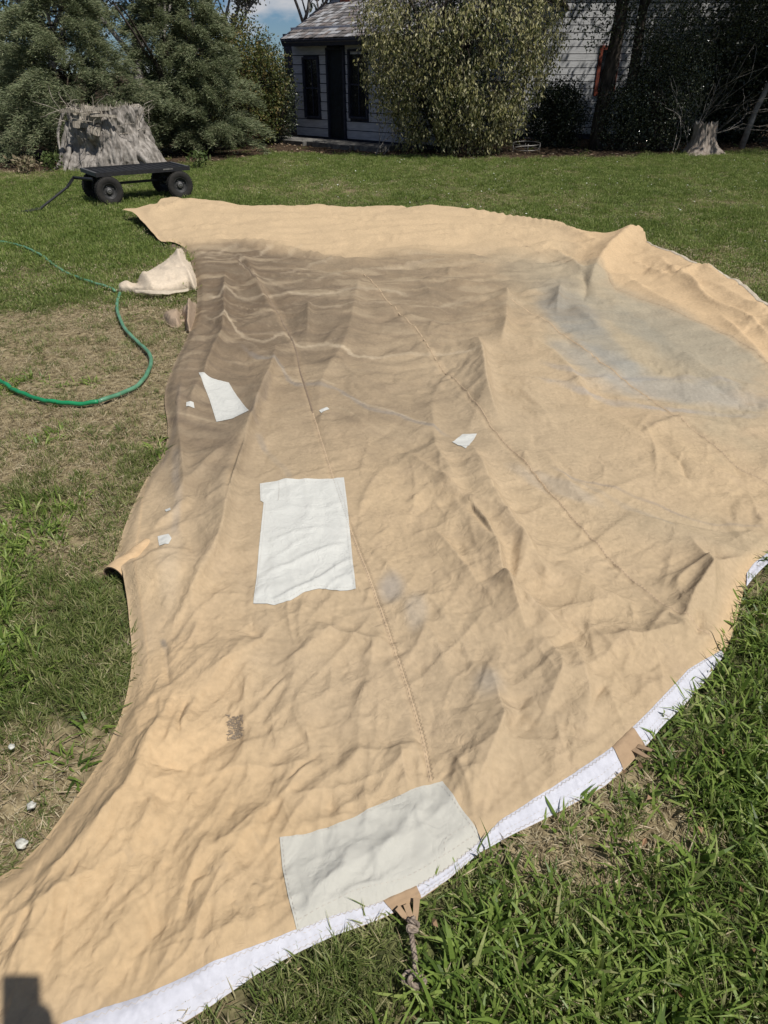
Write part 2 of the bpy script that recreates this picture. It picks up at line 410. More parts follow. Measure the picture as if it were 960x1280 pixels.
# scattered small creases
rr = random.Random(11)
for i in range(2600):
    tiny = i > 760
    px = rr.uniform(-60, 1000); py = rr.uniform(300, 1300) if i % 3 else rr.uniform(700, 1300)
    if tiny and perlin(px / 70, py / 70, 90) < -.12: continue
    if py > 1150 and px > 420: continue
    x, y = at(px, py)
    if x < -.3 and y < 2.2: th = rr.gauss(R(75), .5)
    elif y < 3: th = rr.gauss(R(60), .8)
    elif y > 5: th = rr.gauss(R(10), .6)
    elif x > .5: th = rr.gauss(R(-65), .8)
    else: th = rr.gauss(R(80), .7)
    L = (rr.uniform(.04, .15) if tiny else rr.uniform(.08, .42)) * (1 + y * .15); bend = rr.uniform(-.22, .22); pts = []
    dxyz = ray(px, py)
    q = [x, y]; inv = []
    for k in range(4):
        inv.append(tuple(q)); q = [q[0] + L / 3 * math.cos(th + bend * k), q[1] + L / 3 * math.sin(th + bend * k)]
    pp = []
    for (X_, Y_) in inv:
        zc = Y_ * CP + CAM_H * SP; yc = Y_ * SP - CAM_H * CP
        pp.append((480 + FPX * X_ / zc, 640 - FPX * yc / zc))
    wdt = (rr.uniform(.003, .007) if tiny else rr.uniform(.006, .018)) * (1 + y * .25)
    fold(pp, rr.choice([1, 1, -.7]) * wdt * rr.uniform(.25, .6), wdt, wdt * rr.uniform(1, 2.6), n=6)

SEAMS = [
 [(291, 322), (328, 363), (366, 426), (376, 467), (391, 517), (407, 570), (418, 604), (440, 668), (472, 755), (496, 825), (512, 872), (528, 925), (538, 978)],
 [(453, 342), (487, 380), (528, 422), (557, 463), (595, 513), (635, 560), (695, 625), (743, 679), (787, 722), (841, 771), (890, 800)],
 [(639, 382), (681, 402), (714, 427), (756, 457), (785, 477), (827, 507), (860, 532), (893, 557), (922, 582), (960, 600), (1030, 640)],
 [(627, 290), (660, 310), (710, 332), (752, 340), (768, 361), (810, 377), (852, 394), (902, 419), (952, 452), (1040, 500)],
]
for s in SEAMS:                                                    # the cloth puckers along every seam
    W = worldline(smoothline(s, 60)); i0, i1 = np.searchsorted(gx, [min(p[0] for p in s) - 30, max(p[0] for p in s) + 30])
    sl = np.s_[:, i0:i1]
    d, sg, fr, qx, qy = segdist(wx[sl], wy[sl], W)
    Lw = np.hypot(*np.diff(W, axis=0).T).sum()
    HD[sl] += (.0035 * np.sin(fr * Lw * 2 * np.pi / .075 + 3 * perlin(wx[sl] * 6, wy[sl] * 6, 3)) * perlin(fr * Lw * 5, d * 0 + 1.5, 8) * 1.6) * np.exp(-(d / .07) ** 2) - .004 * np.exp(-(d / .012) ** 2)

# edges run down to the grass
WO = worldline(OUTF, .03)
tmp = np.full(wx.shape, 1e9)
step = 4                                                           # coarse distance to the outline, enough for the fall-off
for i in range(0, len(WO)):
    a = WO[i]; b = WO[(i + 1) % len(WO)]; d = b - a; l2 = d @ d + 1e-12
    p0 = OUTF[i]; mpx = max(12, .16 * FPX / max(.8, np.hypot(*a)) * 1.2)
    i0, i1 = np.searchsorted(gx, [p0[0] - mpx, p0[0] + mpx]); j0, j1 = np.searchsorted(gy, [p0[1] - mpx, p0[1] + mpx])
    if i1 <= i0 or j1 <= j0: continue
    sl = np.s_[j0:j1, i0:i1]
    t = np.clip(((wx[sl] - a[0]) * d[0] + (wy[sl] - a[1]) * d[1]) / l2, 0, 1)
    tmp[sl] = np.minimum(tmp[sl], np.hypot(wx[sl] - a[0] - t * d[0], wy[sl] - a[1] - t * d[1]))
edge = sstep(0, .14, tmp)
HD = HD * (.12 + .88 * edge)
for pol in ([(325, 604), (430, 599), (445, 739), (362, 756), (317, 757)], [(249, 470), (286, 478), (312, 521), (271, 530)], [(350, 1050), (440, 1024), (553, 978), (603, 1047), (519, 1103), (372, 1165)]):
    q_ = np.array(pol, float); i0, i1 = np.searchsorted(gx, [q_[:, 0].min() - 30, q_[:, 0].max() + 30]); j0, j1 = np.searchsorted(gy, [q_[:, 1].min() - 30, q_[:, 1].max() + 30]); sl = np.s_[j0:j1, i0:i1]
    d_ = segdist(PX[sl], PY[sl], np.vstack([q_, q_[:1]]))[0]; d_ = np.where(inside(PX[sl], PY[sl], q_), d_, -d_); HD[sl] *= 1 - (.8 if pol[0][0] == 249 else .35) * sstep(-14, 14, d_)
for f in [([(320, 722), (350, 708), (377, 697), (408, 684), (436, 676)], .010, .008, .020), ([(340, 748), (372, 735), (398, 722), (422, 706), (442, 694)], .014, .006, .026), ([(332, 680), (368, 664), (414, 656)], .007, .006, .018),
          ([(335, 640), (360, 632), (400, 634), (430, 622)], .006, .006, .016), ([(352, 620), (380, 616), (410, 610)], .004, .005, .012), ([(330, 700), (352, 690), (380, 672), (402, 668)], .005, .004, .012), ([(400, 742), (415, 728), (436, 716)], .006, .004, .012),
          ([(378, 1140), (398, 1108), (425, 1090), (448, 1080)], .009, .010, .020), ([(420, 1120), (450, 1104), (480, 1098)], .006, .008, .016), ([(520, 1000), (528, 1030), (548, 1050)], .007, .009, .018), ([(470, 1020), (490, 1050), (480, 1085)], .004, .01, .02),
          ([(262, 486), (278, 496), (296, 503)], .008, .01, .02), ([(268, 510), (284, 514), (302, 512)], .006, .01, .02)]:
    fold(*f)
WZ = H0 + HD - .022 * (1 - sstep(0, .06, tmp)) * (1 - far)
WZ = np.maximum(WZ, .006)
# the open mouth of a rolled fold on the left edge
dm, _, fr, _, _ = segdist(wx, wy, worldline([(150, 713), (175, 722), (215, 715)]))
WZ += .045 * np.exp(-(dm / .07) ** 2)

def samp(px, py, dz=0.0):
    """point on the sheet for photograph pixel coordinates"""
    px = np.asarray(px, float); py = np.asarray(py, float)
    fx = np.clip((px - gx[0]) / GS, 0, NX - 1.001); fy = np.clip((py - gy[0]) / GS, 0, NY - 1.001)
    i = fx.astype(int); j = fy.astype(int); u = fx - i; v = fy - j
    out = []
    for A in (wx, wy, WZ):
        out.append(A[j, i] * (1 - u) * (1 - v) + A[j, i + 1] * u * (1 - v) + A[j + 1, i] * (1 - u) * v + A[j + 1, i + 1] * u * v)
    out[2] = out[2] + dz
    return np.stack(out, -1)

# ---- stains and dyes of the cloth itself
def blob(cx, cy, rx, ry, ang=0, soft=1.0, wob=.25):
    c, s = math.cos(R(ang)), math.sin(R(ang)); x = PX - cx; y = PY - cy
    u = (x * c + y * s) / rx; v = (-x * s + y * c) / ry
    r = np.hypot(u, v) + wob * NB1 + .34 * NB2 + .16 * NB3
    return sstep(1 + soft * .5, 1 - soft * .5, r)
NB1 = fbm(wx * 1.3, wy * 1.3, 71, 4); NB2 = fbm(wx * 3.1, wy * 3.1, 75, 4); NB3 = fbm(wx * 9, wy * 9, 79, 4)
C = np.zeros(PX.shape + (3,)); C[:] = (.485, .362, .232)
def mixc(wgt, col):
    global C
    wgt = np.clip(wgt, 0, 1)[..., None]; C = C * (1 - wgt) + np.array(col) * wgt
mixc(.55 * sstep(-.35, .45, NB2 + .5 * NB1), (.445, .335, .225))
mixc(.35 * sstep(.0, .5, NB3) , (.42, .315, .215))
# cleaner, warmer cloth
mixc(.85 * blob(150, 1090, 260, 200, -35, 1.0), (.505, .362, .218))
mixc(.6 * blob(240, 880, 60, 130, 15, 1.0), (.565, .40, .24))
mixc(.5 * blob(450, 840, 240, 150, 30, 1.3), (.42, .325, .225))
mixc(.5 * blob(700, 620, 240, 110, 35, 1.3), (.475, .365, .245))
# greenish grey mildew on the right
mixc(.62 * blob(800, 430, 190, 62, 33, .9), (.36, .315, .235))
mixc(.75 * blob(860, 425, 110, 34, 33, .8), (.34, .30, .235))
mixc(.7 * blob(712, 392, 48, 26, 38, .9), (.265, .258, .24)); mixc(.5 * blob(735, 420, 70, 16, 36, .6), (.27, .26, .235)); mixc(.5 * blob(780, 400, 60, 12, 30, .6), (.29, .27, .225))
mixc(.55 * blob(755, 455, 60, 16, 20, .8), (.30, .30, .29))
mixc(.45 * blob(860, 490, 120, 14, 6, .8), (.34, .34, .34))
mixc(.35 * blob(700, 350, 80, 25, 10, 1.0), (.36, .31, .235))
mixc(.4 * blob(880, 670, 110, 24, 10, 1.0), (.37, .305, .215))
mixc(.35 * blob(690, 608, 60, 8, 22, .8), (.33, .31, .29))
mixc(.55 * blob(300, 575, 130, 110, 10, 1.3), (.345, .270, .190)); mixc(.40 * blob(540, 480, 190, 90, 25, 1.4), (.375, .30, .215)); mixc(.35 * blob(640, 870, 130, 80, 20, 1.2), (.39, .305, .21)); mixc(.35 * blob(850, 760, 70, 50, 0, 1.2), (.39, .30, .20))
# the big brown water stain, strongest by the pinched corner
br = np.maximum(blob(330, 380, 150, 82, 12, .9), .75 * blob(440, 372, 210, 62, 0, 1.1))
br = np.maximum(br, .95 * blob(258, 480, 74, 110, 8, 1.0)); br = np.maximum(br, .42 * blob(400, 470, 190, 80, 20, 1.2))
br = br * sstep(298, 312, PY + 8 * NB1 - .02 * (PX - 230))
mixc(.9 * br, (.195, .147, .103))
mixc(.85 * br * blob(285, 360, 85, 70, 0, 1.0), (.165, .120, .082))
mixc(.35 * br * sstep(-.1, .4, NB2), (.16, .12, .085))
# tide marks: nested contour lines across the brown stain
tz = wy + .75 * fbm(wx * 1.0, wy * .7, 81, 2) + .10 * perlin(wx * 3.0, wy * 1.5, 84) + 1.6 * (WZ - H0)
for fr_, wdl, st in ((5.0, .22, .16), (2.1, .07, .32)):
    ph = np.abs(((tz * fr_) % 1.0) - .5) * 2
    mixc(st * br * sstep(wdl, 0, ph) * sstep(-.35, .25, fbm(wx * 1.5, wy * 2.5, 87, 2)), (.52, .42, .30))
for fr_, wdl, st in ((3.4, .4, .30), (8.0, .5, .16)):
    ph = np.abs(((tz * fr_ + .3) % 1.0) - .5) * 2
    mixc(st * br * sstep(wdl, 0, ph), (.13, .10, .08))
# dirt drawn out in long streaks across the sheet
stn = fbm(wx * 1.1 + 1.4 * fbm(wx * .8, wy * .8, 141, 2), wy * 5.5 + 1.6 * fbm(wx * .9, wy * .6, 142, 2), 143, 4)
mixc(.45 * br * sstep(.05, .30, stn), (.150, .115, .082)); mixc(.34 * br * sstep(-.05, -.30, stn), (.40, .315, .220))
mixc(.20 * sstep(3.0, 6.0, wy) * sstep(.0, .3, stn), (.36, .285, .20)); mixc(.16 * sstep(3.0, 6.0, wy) * sstep(.0, -.3, stn), (.58, .47, .33))
sp_ = fbm(wx * 26, wy * 26, 147, 2); mixc(.28 * sstep(.32, .5, sp_) * sstep(-.1, .3, NB2), (.30, .23, .16))
# right edge of the cloth and the far band stay clean
mixc(.9 * sstep(14, -4, PY - np.interp(PX, [150, 232, 300, 350, 450, 520, 620, 700], [310, 303, 300, 310, 318, 308, 306, 316]) + 6 * NB1) * sstep(720, 690, PX), (.545, .405, .26))
s4x = [640, 710, 752, 768, 810, 852, 902, 952, 1040]; s4y = [300, 332, 340, 361, 377, 394, 419, 452, 500]
mixc(.85 * sstep(6, -8, PY - np.interp(PX, s4x, s4y) + 5 * NB1) * sstep(690, 740, PX), (.565, .405, .25))
mixc(.7 * sstep(0, 25, PX - np.interp(PY, [690, 740, 815], [925, 900, 870])) * sstep(680, 700, PY) * sstep(830, 810, PY), (.565, .40, .245))
def line(pts, wpx, col, st, wob=3.0, brk=.0):
    global C
    tide = col[0] > .5; thin = .8 if tide else 1.0; fade = .62 if tide else .9; brk = max(brk, .45) if tide else brk
    sp = smoothline(pts, 40); i0, i1 = np.searchsorted(gx, [sp[:, 0].min() - 30, sp[:, 0].max() + 30]); j0, j1 = np.searchsorted(gy, [sp[:, 1].min() - 30, sp[:, 1].max() + 30])
    sl = np.s_[j0:j1, i0:i1]
    d, sg, fr, _, _ = segdist(PX[sl] + wob * 2 * NB2[sl], PY[sl] + wob * NB3[sl], sp)
    k = sstep(wpx * thin, wpx * .2, d) * st * fade * np.clip(np.minimum(fr, 1 - fr) * 12, 0, 1)
    k = k * (1 - brk + brk * sstep(-.2, .3, NB2[sl]))
    C[sl] = C[sl] * (1 - k[..., None]) + np.array(col) * k[..., None]
TL = (.60, .49, .36)
line([(249, 365), (274, 376), (287, 363), (299, 374), (332, 374), (357, 367), (395, 370), (445, 365), (520, 370)], 3, TL, .75)
line([(253, 392), (272, 407), (285, 399), (299, 417), (328, 424), (357, 415), (374, 432), (407, 430), (428, 438), (470, 447), (495, 442), (553, 440), (620, 448)], 3, TL, .85)
line([(235, 322), (255, 320), (272, 322), (283, 312), (300, 310)], 3, TL, .6)
line([(300, 330), (318, 325), (330, 318), (345, 312)], 2.5, TL, .5)
line([(285, 330), (295, 322), (302, 330), (312, 345), (330, 350), (346, 352)], 2.5, TL, .6)
line([(387, 355), (420, 345), (453, 338), (500, 335), (562, 326)], 3, TL, .6)
line([(350, 345), (380, 338), (395, 330), (420, 326)], 3, TL, .5)
line([(345, 330), (365, 318), (380, 305)], 3, TL, .4)
line([(360, 380), (420, 388), (470, 378), (530, 384), (580, 380)], 2.5, TL, .4)
BL = (.235, .220, .205)
line([(299, 430), (320, 447), (349, 455), (362, 476), (387, 484), (420, 490), (449, 509), (470, 517), (499, 522), (528, 534), (566, 547)], 3.4, (.225, .220, .225), .55, brk=.3)
line([(330, 445), (352, 460), (365, 474), (390, 480), (422, 484)], 2.5, TL, .6)
line([(420, 492), (449, 507), (499, 520), (540, 536)], 2, (.55, .47, .38), .6)
line([(322, 545), (336, 570), (352, 585), (366, 602)], 6, (.27, .235, .20), .6, brk=.6)
line([(322, 540), (318, 520), (330, 500), (340, 470)], 5, (.25, .20, .16), .4)
line([(500, 560), (540, 596), (577, 625), (620, 650)], 3, (.36, .27, .18), .4)
line([(680, 585), (720, 600), (770, 614), (820, 632), (880, 652), (960, 657)], 2.2, (.27, .23, .21), .6, brk=.5)
line([(700, 590), (760, 625), (810, 645), (850, 660)], 4, (.32, .29, .26), .35, brk=.5)
line([(670, 455), (720, 470), (780, 472), (850, 472), (930, 480)], 4, (.29, .28, .29), .5, brk=.5)
line([(660, 475), (700, 482), (760, 500), (830, 510), (900, 516), (960, 520)], 5, (.32, .32, .34), .45, brk=.5)
line([(203, 795), (208, 815), (207, 830), (212, 850)], 6, (.17, .16, .15), .75, wob=2, brk=.8)
line([(219, 560), (222, 600), (224, 640), (222, 680)], 8, (.33, .29, .26), .45, brk=.4)
line([(228, 480), (216, 540), (200, 590)], 5, (.24, .19, .15), .4)
mixc(.5 * blob(489, 737, 14, 16, 0, 1.2), (.30, .29, .29)); mixc(.4 * blob(610, 860, 22, 18, 20, 1.2), (.28, .27, .26)); mixc(.35 * blob(520, 770, 12, 20, 0, 1.2), (.34, .32, .30))
mixc(.45 * blob(215, 700, 14, 60, 2, 1.0), (.50, .40, .29))
for s in SEAMS:
    line(s, 7, (.45, .33, .215), .22, wob=.5); line(s, 1.2, (.34, .26, .175), .32, wob=.3)
# vertical clean panel marks near the left edge
mixc(.3 * sstep(3, 0, np.abs(PX - np.interp(PY, [560, 700, 900, 1000], [185, 170, 195, 160]))) * sstep(560, 600, PY) * sstep(1020, 980, PY), (.64, .45, .27))
C = np.clip(C * (1 + .07 * NB3[..., None]) * np.array([.965, .962, .915]), .02, .9)

def sheet(name, poly, mat, parent, dz=0.0, step=3.0, smooth=True, colors=None, pins=None):
    """patch of cloth lying on the canvas: grid clipped to poly (photograph pixels), every vertex on the sheet"""
    pf = np.array(poly, float)
    q = []
    for i in range(len(pf)):
        a, b = pf[i], pf[(i + 1) % len(pf)]; k = max(1, int(np.hypot(*(b - a)) / step))
        q += [a + (b - a) * j / k for j in range(k)]
    q = np.array(q)
    xs = np.arange(q[:, 0].min() - step, q[:, 0].max() + 2 * step, step); ys = np.arange(q[:, 1].min() - step, q[:, 1].max() + 2 * step, step)
    X, Y = np.meshgrid(xs, ys); X, Y, F, used = clipgrid(X, Y, q)
    P = samp(X, Y, dz)
    # thickness: turn the rim down a little
    me = np_mesh(name, P.reshape(-1, 3)[used], F, smooth)
    o = link(name, me, mat, parent)
    return o
def clipgrid(X, Y, poly):
    ins = inside(X, Y, poly)
    nb = ins.copy()
    nb[1:] |= ins[:-1]; nb[:-1] |= ins[1:]; t = nb.copy(); nb[:, 1:] |= t[:, :-1]; nb[:, :-1] |= t[:, 1:]
    rim = nb & ~ins
    xr, yr = X[rim], Y[rim]
    bd = np.full(xr.shape, 1e9); qx = xr.copy(); qy = yr.copy()
    n = len(poly)
    for i in range(n):
        a, b = poly[i], poly[(i + 1) % n]; d = b - a; l2 = d @ d + 1e-12
        t = np.clip(((xr - a[0]) * d[0] + (yr - a[1]) * d[1]) / l2, 0, 1); cx = a[0] + t * d[0]; cy = a[1] + t * d[1]
        e = np.hypot(xr - cx, yr - cy); m = e < bd; bd[m] = e[m]; qx[m] = cx[m]; qy[m] = cy[m]
    X = X.copy(); Y = Y.copy(); X[rim] = qx; Y[rim] = qy
    ny, nx = X.shape; idx = np.arange(nx * ny).reshape(ny, nx)
    a = idx[:-1, :-1].ravel(); b = idx[:-1, 1:].ravel(); c = idx[1:, 1:].ravel(); d = idx[1:, :-1].ravel()
    ok = nb.ravel(); iz = ins.ravel()
    keep = ok[a] & ok[b] & ok[c] & ok[d] & (iz[a] | iz[b] | iz[c] | iz[d])
    F = np.stack([a, d, c, b], 1)[keep]
    used = np.unique(F); re = np.full(nx * ny, -1); re[used] = np.arange(len(used))
    return X, Y, re[F], used

# materials of the tent
def cloth_mat(name, base=None, rough=.9, mott=.09):
    m, nt, b = mat_new(name, rough, .15); N = nt.nodes.new; L = nt.links.new
    tc = N('ShaderNodeTexCoord')
    n1 = N('ShaderNodeTexNoise'); n1.inputs['Scale'].default_value = 55; n1.inputs['Detail'].default_value = 6
    n2 = N('ShaderNodeTexNoise'); n2.inputs['Scale'].default_value = 700; n2.inputs['Detail'].default_value = 2
    n3 = N('ShaderNodeTexVoronoi'); n3.inputs['Scale'].default_value = 10; n3.feature = 'DISTANCE_TO_EDGE'
    n4 = N('ShaderNodeTexNoise'); n4.inputs['Scale'].default_value = 14; n4.inputs['Detail'].default_value = 2.5; n4.inputs['Distortion'].default_value = .6
    for n in (n1, n2, n4): L(tc.outputs['Object'], n.inputs['Vector'])
    va = N('ShaderNodeVectorMath'); va.operation = 'MULTIPLY_ADD'; va.inputs[1].default_value = (.25, .25, .25)
    L(n4.outputs['Color'], va.inputs[0]); L(tc.outputs['Object'], va.inputs[2]); L(va.outputs[0], n3.inputs['Vector'])
    mx = N('ShaderNodeMix'); mx.data_type = 'RGBA'; mx.blend_type = 'MULTIPLY'; mx.inputs['Factor'].default_value = 1
    if base is None:
        at_ = N('ShaderNodeAttribute'); at_.attribute_name = 'Col'; L(at_.outputs['Color'], mx.inputs['A'])
    else: mx.inputs['A'].default_value = (*base, 1)
    r = N('ShaderNodeMapRange'); r.inputs['From Min'].default_value = .3; r.inputs['From Max'].default_value = .7; r.inputs['To Min'].default_value = 1 - mott; r.inputs['To Max'].default_value = 1 + mott * .8
    L(n1.outputs['Fac'], r.inputs['Value']); L(r.outputs[0], mx.inputs['B']); L(mx.outputs['Result'], b.inputs['Base Color'])
    # fine relief: creases, crumple, weave
    e = N('ShaderNodeMapRange'); e.inputs['From Max'].default_value = .08; L(n3.outputs['Distance'], e.inputs['Value'])
    e.inputs['To Min'].default_value = 0; e.inputs['To Max'].default_value = .02
    ad = N('ShaderNodeMath'); ad.operation = 'ADD'; L(e.outputs[0], ad.inputs[0])
    ab = N('ShaderNodeMath'); ab.operation = 'SUBTRACT'; ab.inputs[1].default_value = .5; L(n4.outputs['Fac'], ab.inputs[0])
    ac = N('ShaderNodeMath'); ac.operation = 'ABSOLUTE'; L(ab.outputs[0], ac.inputs[0])
    am = N('ShaderNodeMath'); am.operation = 'MULTIPLY'; am.inputs[1].default_value = 2.6; L(ac.outputs[0], am.inputs[0])
    n5 = N('ShaderNodeTexNoise'); n5.inputs['Scale'].default_value = 34; n5.inputs['Detail'].default_value = 2; n5.inputs['Distortion'].default_value = .9; L(tc.outputs['Object'], n5.inputs['Vector'])
    s5 = N('ShaderNodeMath'); s5.operation = 'SUBTRACT'; s5.inputs[1].default_value = .5; L(n5.outputs['Fac'], s5.inputs[0]); a5 = N('ShaderNodeMath'); a5.operation = 'ABSOLUTE'; L(s5.outputs[0], a5.inputs[0])
    n6 = N('ShaderNodeTexNoise'); n6.inputs['Scale'].default_value = 4.5; L(tc.outputs['Object'], n6.inputs['Vector']); r6 = N('ShaderNodeMapRange'); r6.inputs['From Min'].default_value = .42; r6.inputs['From Max'].default_value = .62; r6.inputs['To Max'].default_value = 1.5; L(n6.outputs['Fac'], r6.inputs['Value'])
    m6 = N('ShaderNodeMath'); m6.operation = 'MULTIPLY'; L(a5.outputs[0], m6.inputs[0]); L(r6.outputs[0], m6.inputs[1])
    d6 = N('ShaderNodeMath'); d6.operation = 'ADD'; L(am.outputs[0], d6.inputs[0]); L(m6.outputs[0], d6.inputs[1]); L(d6.outputs[0], ad.inputs[1])
    b1 = N('ShaderNodeBump'); b1.inputs['Strength'].default_value = .50; b1.inputs['Distance'].default_value = .007; L(ad.outputs[0], b1.inputs['Height'])
    b2 = N('ShaderNodeBump'); b2.inputs['Strength'].default_value = .15; b2.inputs['Distance'].default_value = .0012; L(n1.outputs['Fac'], b2.inputs['Height']); L(b1.outputs[0], b2.inputs['Normal'])
    b3 = N('ShaderNodeBump'); b3.inputs['Strength'].default_value = .35; b3.inputs['Distance'].default_value = .0006; L(n2.outputs['Fac'], b3.inputs['Height']); L(b2.outputs[0], b3.inputs['Normal'])
    L(b3.outputs[0], b.inputs['Normal'])
    return m
M_CANVAS = cloth_mat('canvas_cloth')
M_WHITE = cloth_mat('white_patch_cloth', (.56, .555, .51), mott=.03)
M_GREYP = cloth_mat('grey_patch_cloth', (.47, .455, .40), mott=.03)
M_TAPE = cloth_mat('white_hem_tape', (.53, .53, .575))
M_EDGE = cloth_mat('pale_edge', (.50, .43, .33))
M_TAN = cloth_mat('tan_webbing', (.36, .25, .155))
M_THREAD = simple_mat('thread', (.56, .50, .43), (.46, .40, .34), rough=.9, bump=0)
M_DTHREAD = simple_mat('brown_thread', (.30, .21, .14), rough=.9, bump=0)
M_ROPE = simple_mat('rope_fibre', (.36, .29, .225), (.16, .125, .10), 90, rough=.95, bump=.6, bdist=.002)

tent = empty('canvas_tent', (0, 0, 0))
tag(tent, 'large sand coloured canvas tent spread flat across the lawn, stained brown, with white patches', 'tent canvas')
X, Y, F, used = clipgrid(PX, PY, OUTF)
P = samp(X, Y)
me = np_mesh('canvas', P.reshape(-1, 3)[used], F, True, C.reshape(-1, 3)[used])
canvas = link('canvas', me, M_CANVAS, tent)
WOUT = samp(OUTF[:, 0], OUTF[:, 1])[:, :2]

# ---- seams: raised double-layer strips with stitching
def ribbon(name, pts, wid, mat, parent, dz=.0015, n=160, smooth=True, cross=4, w_fn=None):
    sp = smoothline(pts, n); P = samp(sp[:, 0], sp[:, 1]); T = np.gradient(P[:, :2], axis=0); T /= np.linalg.norm(T, axis=1)[:, None] + 1e-9
    Nn = np.c_[-T[:, 1], T[:, 0]]; V = []
    for k in range(cross + 1):
        o = (k / cross - .5) * wid
        x = P[:, 0] + Nn[:, 0] * o; y = P[:, 1] + Nn[:, 1] * o
        V.append(np.c_[x, y])
    V = np.array(V)                                                  # cross+1, n, 2
    z = zat(V[..., 0], V[..., 1]) + dz * np.array([0.25] + [1] * (cross - 1) + [0.25])[:, None]
    V = np.concatenate([V, z[..., None]], -1)
    idx = np.arange((cross + 1) * n).reshape(cross + 1, n)
    F = np.stack([idx[:-1, :-1].ravel(), idx[:-1, 1:].ravel(), idx[1:, 1:].ravel(), idx[1:, :-1].ravel()], 1)
    return link(name, np_mesh(name, V.reshape(-1, 3), F, smooth), mat, parent)
def topx(x, y, z=.045):
    """world -> photograph pixel at the sheet's height"""
    zc = y * CP - (z - CAM_H) * SP; yc = y * SP + (z - CAM_H) * CP
    return 480 + FPX * x / zc, 640 - FPX * yc / zc
def zat(x, y):
    px, py = topx(x, y)
    for _ in range(3):
        p = samp(px, py); px, py = topx(x, y, np.interp(py, [240, 340, 1400], [.125, .035, .035]) + (np.where(py < 345, 0, 0)))
        q = samp(px, py)
        # one correction step towards the wanted ground point
        ppx, ppy = topx(q[..., 0], q[..., 1]); tx, ty = topx(np.asarray(x), np.asarray(y)); px = px + (tx - ppx); py = py + (ty - ppy)
    return samp(px, py)[..., 2]
def stitches(name, pts, parent, mat=None, pitch=.006, amp=.003, wid=.0007, dz=.004, zig=True):
    """a row of zigzag or running stitches, one small quad each"""
    sp = smoothline(pts, max(40, int(len(pts) * 30))); P = samp(sp[:, 0], sp[:, 1])
    d = np.r_[0, np.cumsum(np.linalg.norm(np.diff(P, axis=0), axis=1))]
    s = np.arange(0, d[-1], pitch); Q = np.stack([np.interp(s, d, P[:, j]) for j in range(3)], 1); Q[:, 2] += dz
    T = np.gradient(Q[:, :2], axis=0); T /= np.linalg.norm(T, axis=1)[:, None] + 1e-9; Nn = np.c_[-T[:, 1], T[:, 0]]
    k = np.arange(len(s)) % 2 * 2 - 1
    if zig:
        A = Q.copy(); A[:, :2] += Nn * (k * amp)[:, None]; A0 = A[:-1]; A1 = A[1:]
    else:
        A0 = Q[:-1:2]; A1 = Q[1::2]; m_ = min(len(A0), len(A1)); A0 = A0[:m_]; A1 = A1[:m_]
    D = A1 - A0; D /= np.linalg.norm(D, axis=1)[:, None] + 1e-9; W = np.c_[-D[:, 1], D[:, 0], D[:, 0] * 0] * wid
    V = np.stack([A0 - W, A1 - W, A1 + W, A0 + W], 1).reshape(-1, 3); F = np.arange(len(V)).reshape(-1, 4)
    o = link(name, np_mesh(name, V, F), mat or M_THREAD, parent); tag(o, kind='stuff'); return o
M_SEAM = cloth_mat('seam_cloth', (.475, .355, .228))
M_SEAMT = simple_mat('seam_thread', (.36, .27, .18), rough=.9, bump=0)
SEAMM = cloth_mat('seam_cloth_stained', (.24, .18, .125))
for i, s in enumerate(SEAMS):
    vis = s if i else s[:7]
    if i == 0:
        a_ = ribbon('seam', s[:5], .010, SEAMM, tent, n=120); ribbon('seam', s[4:], .010, M_SEAM, tent, n=220)
        stitches('stitching', [(p[0] + 4, p[1]) for p in s[6:]], tent, M_SEAMT, .007, .0032, .0004, .003)
    else:
        ribbon('seam', s, .009, M_SEAM, tent, n=200)
    stitches('stitching', s[2:], tent, M_SEAMT, .008, .003, .0005, .0035, zig=False)

# ---- patches
PATCHES = [
 ([(325, 606), (349, 604), (352, 603), (390, 601), (430, 599), (434, 630), (438, 670), (441, 705), (445, 739), (425, 742), (400, 739), (382, 744), (362, 754), (342, 758), (317, 757), (321, 720), (325, 680), (330, 630), (326, 629)], M_WHITE, 'big white rectangular patch in the middle of the canvas'),
 ([(249, 470), (286, 478), (297, 497), (312, 521), (292, 527), (271, 530), (262, 500)], M_WHITE, 'slanted white patch on the brown stained part'),
 ([(350, 1050), (380, 1045), (405, 1038), (440, 1024), (480, 1003), (520, 985), (553, 978), (575, 1010), (606, 1050), (588, 1063), (569, 1077), (545, 1096), (521, 1109), (500, 1119), (481, 1127), (452, 1136), (425, 1144), (400, 1155), (373, 1170), (361, 1125), (353, 1085)], M_GREYP, 'grey white patch at the front hem'),
 ([(565, 554), (578, 543), (596, 545), (588, 556), (582, 566)], M_WHITE, 'small crumpled white patch in the middle'),
 ([(198, 675), (212, 674), (216, 680), (212, 687), (200, 687)], M_WHITE, 'small white patch near the left edge'),
 ([(234, 509), (243, 509), (244, 515), (234, 515)], M_WHITE, None),
 ([(399, 516), (409, 512), (412, 515), (402, 519)], M_WHITE, None),
 ([(207, 642), (214, 641), (215, 645), (209, 646)], M_WHITE, None),
]
for poly, m, lab in PATCHES:
    big = len(poly) > 8
    o = sheet('patch', poly, m, tent, dz=.003, step=2.0 if big else 1.5)
    if lab: o['label'] = lab
    if len(poly) > 6:
        c = np.mean(poly, 0); ins_ = [tuple(np.array(p) + (c - np.array(p)) / max(1e-6, np.linalg.norm(c - np.array(p))) * (3.5 if big else 2)) for p in poly]
        stitches('stitching', [q for q in resample(ins_ + [ins_[0]], 60)], tent, M_THREAD, .006, .002, .0004, .0055, zig=False)
stitches('stitching', [(349, 606), (349, 618), (348, 629)], tent, M_DTHREAD, .006, .002, .0005, .006, zig=False)
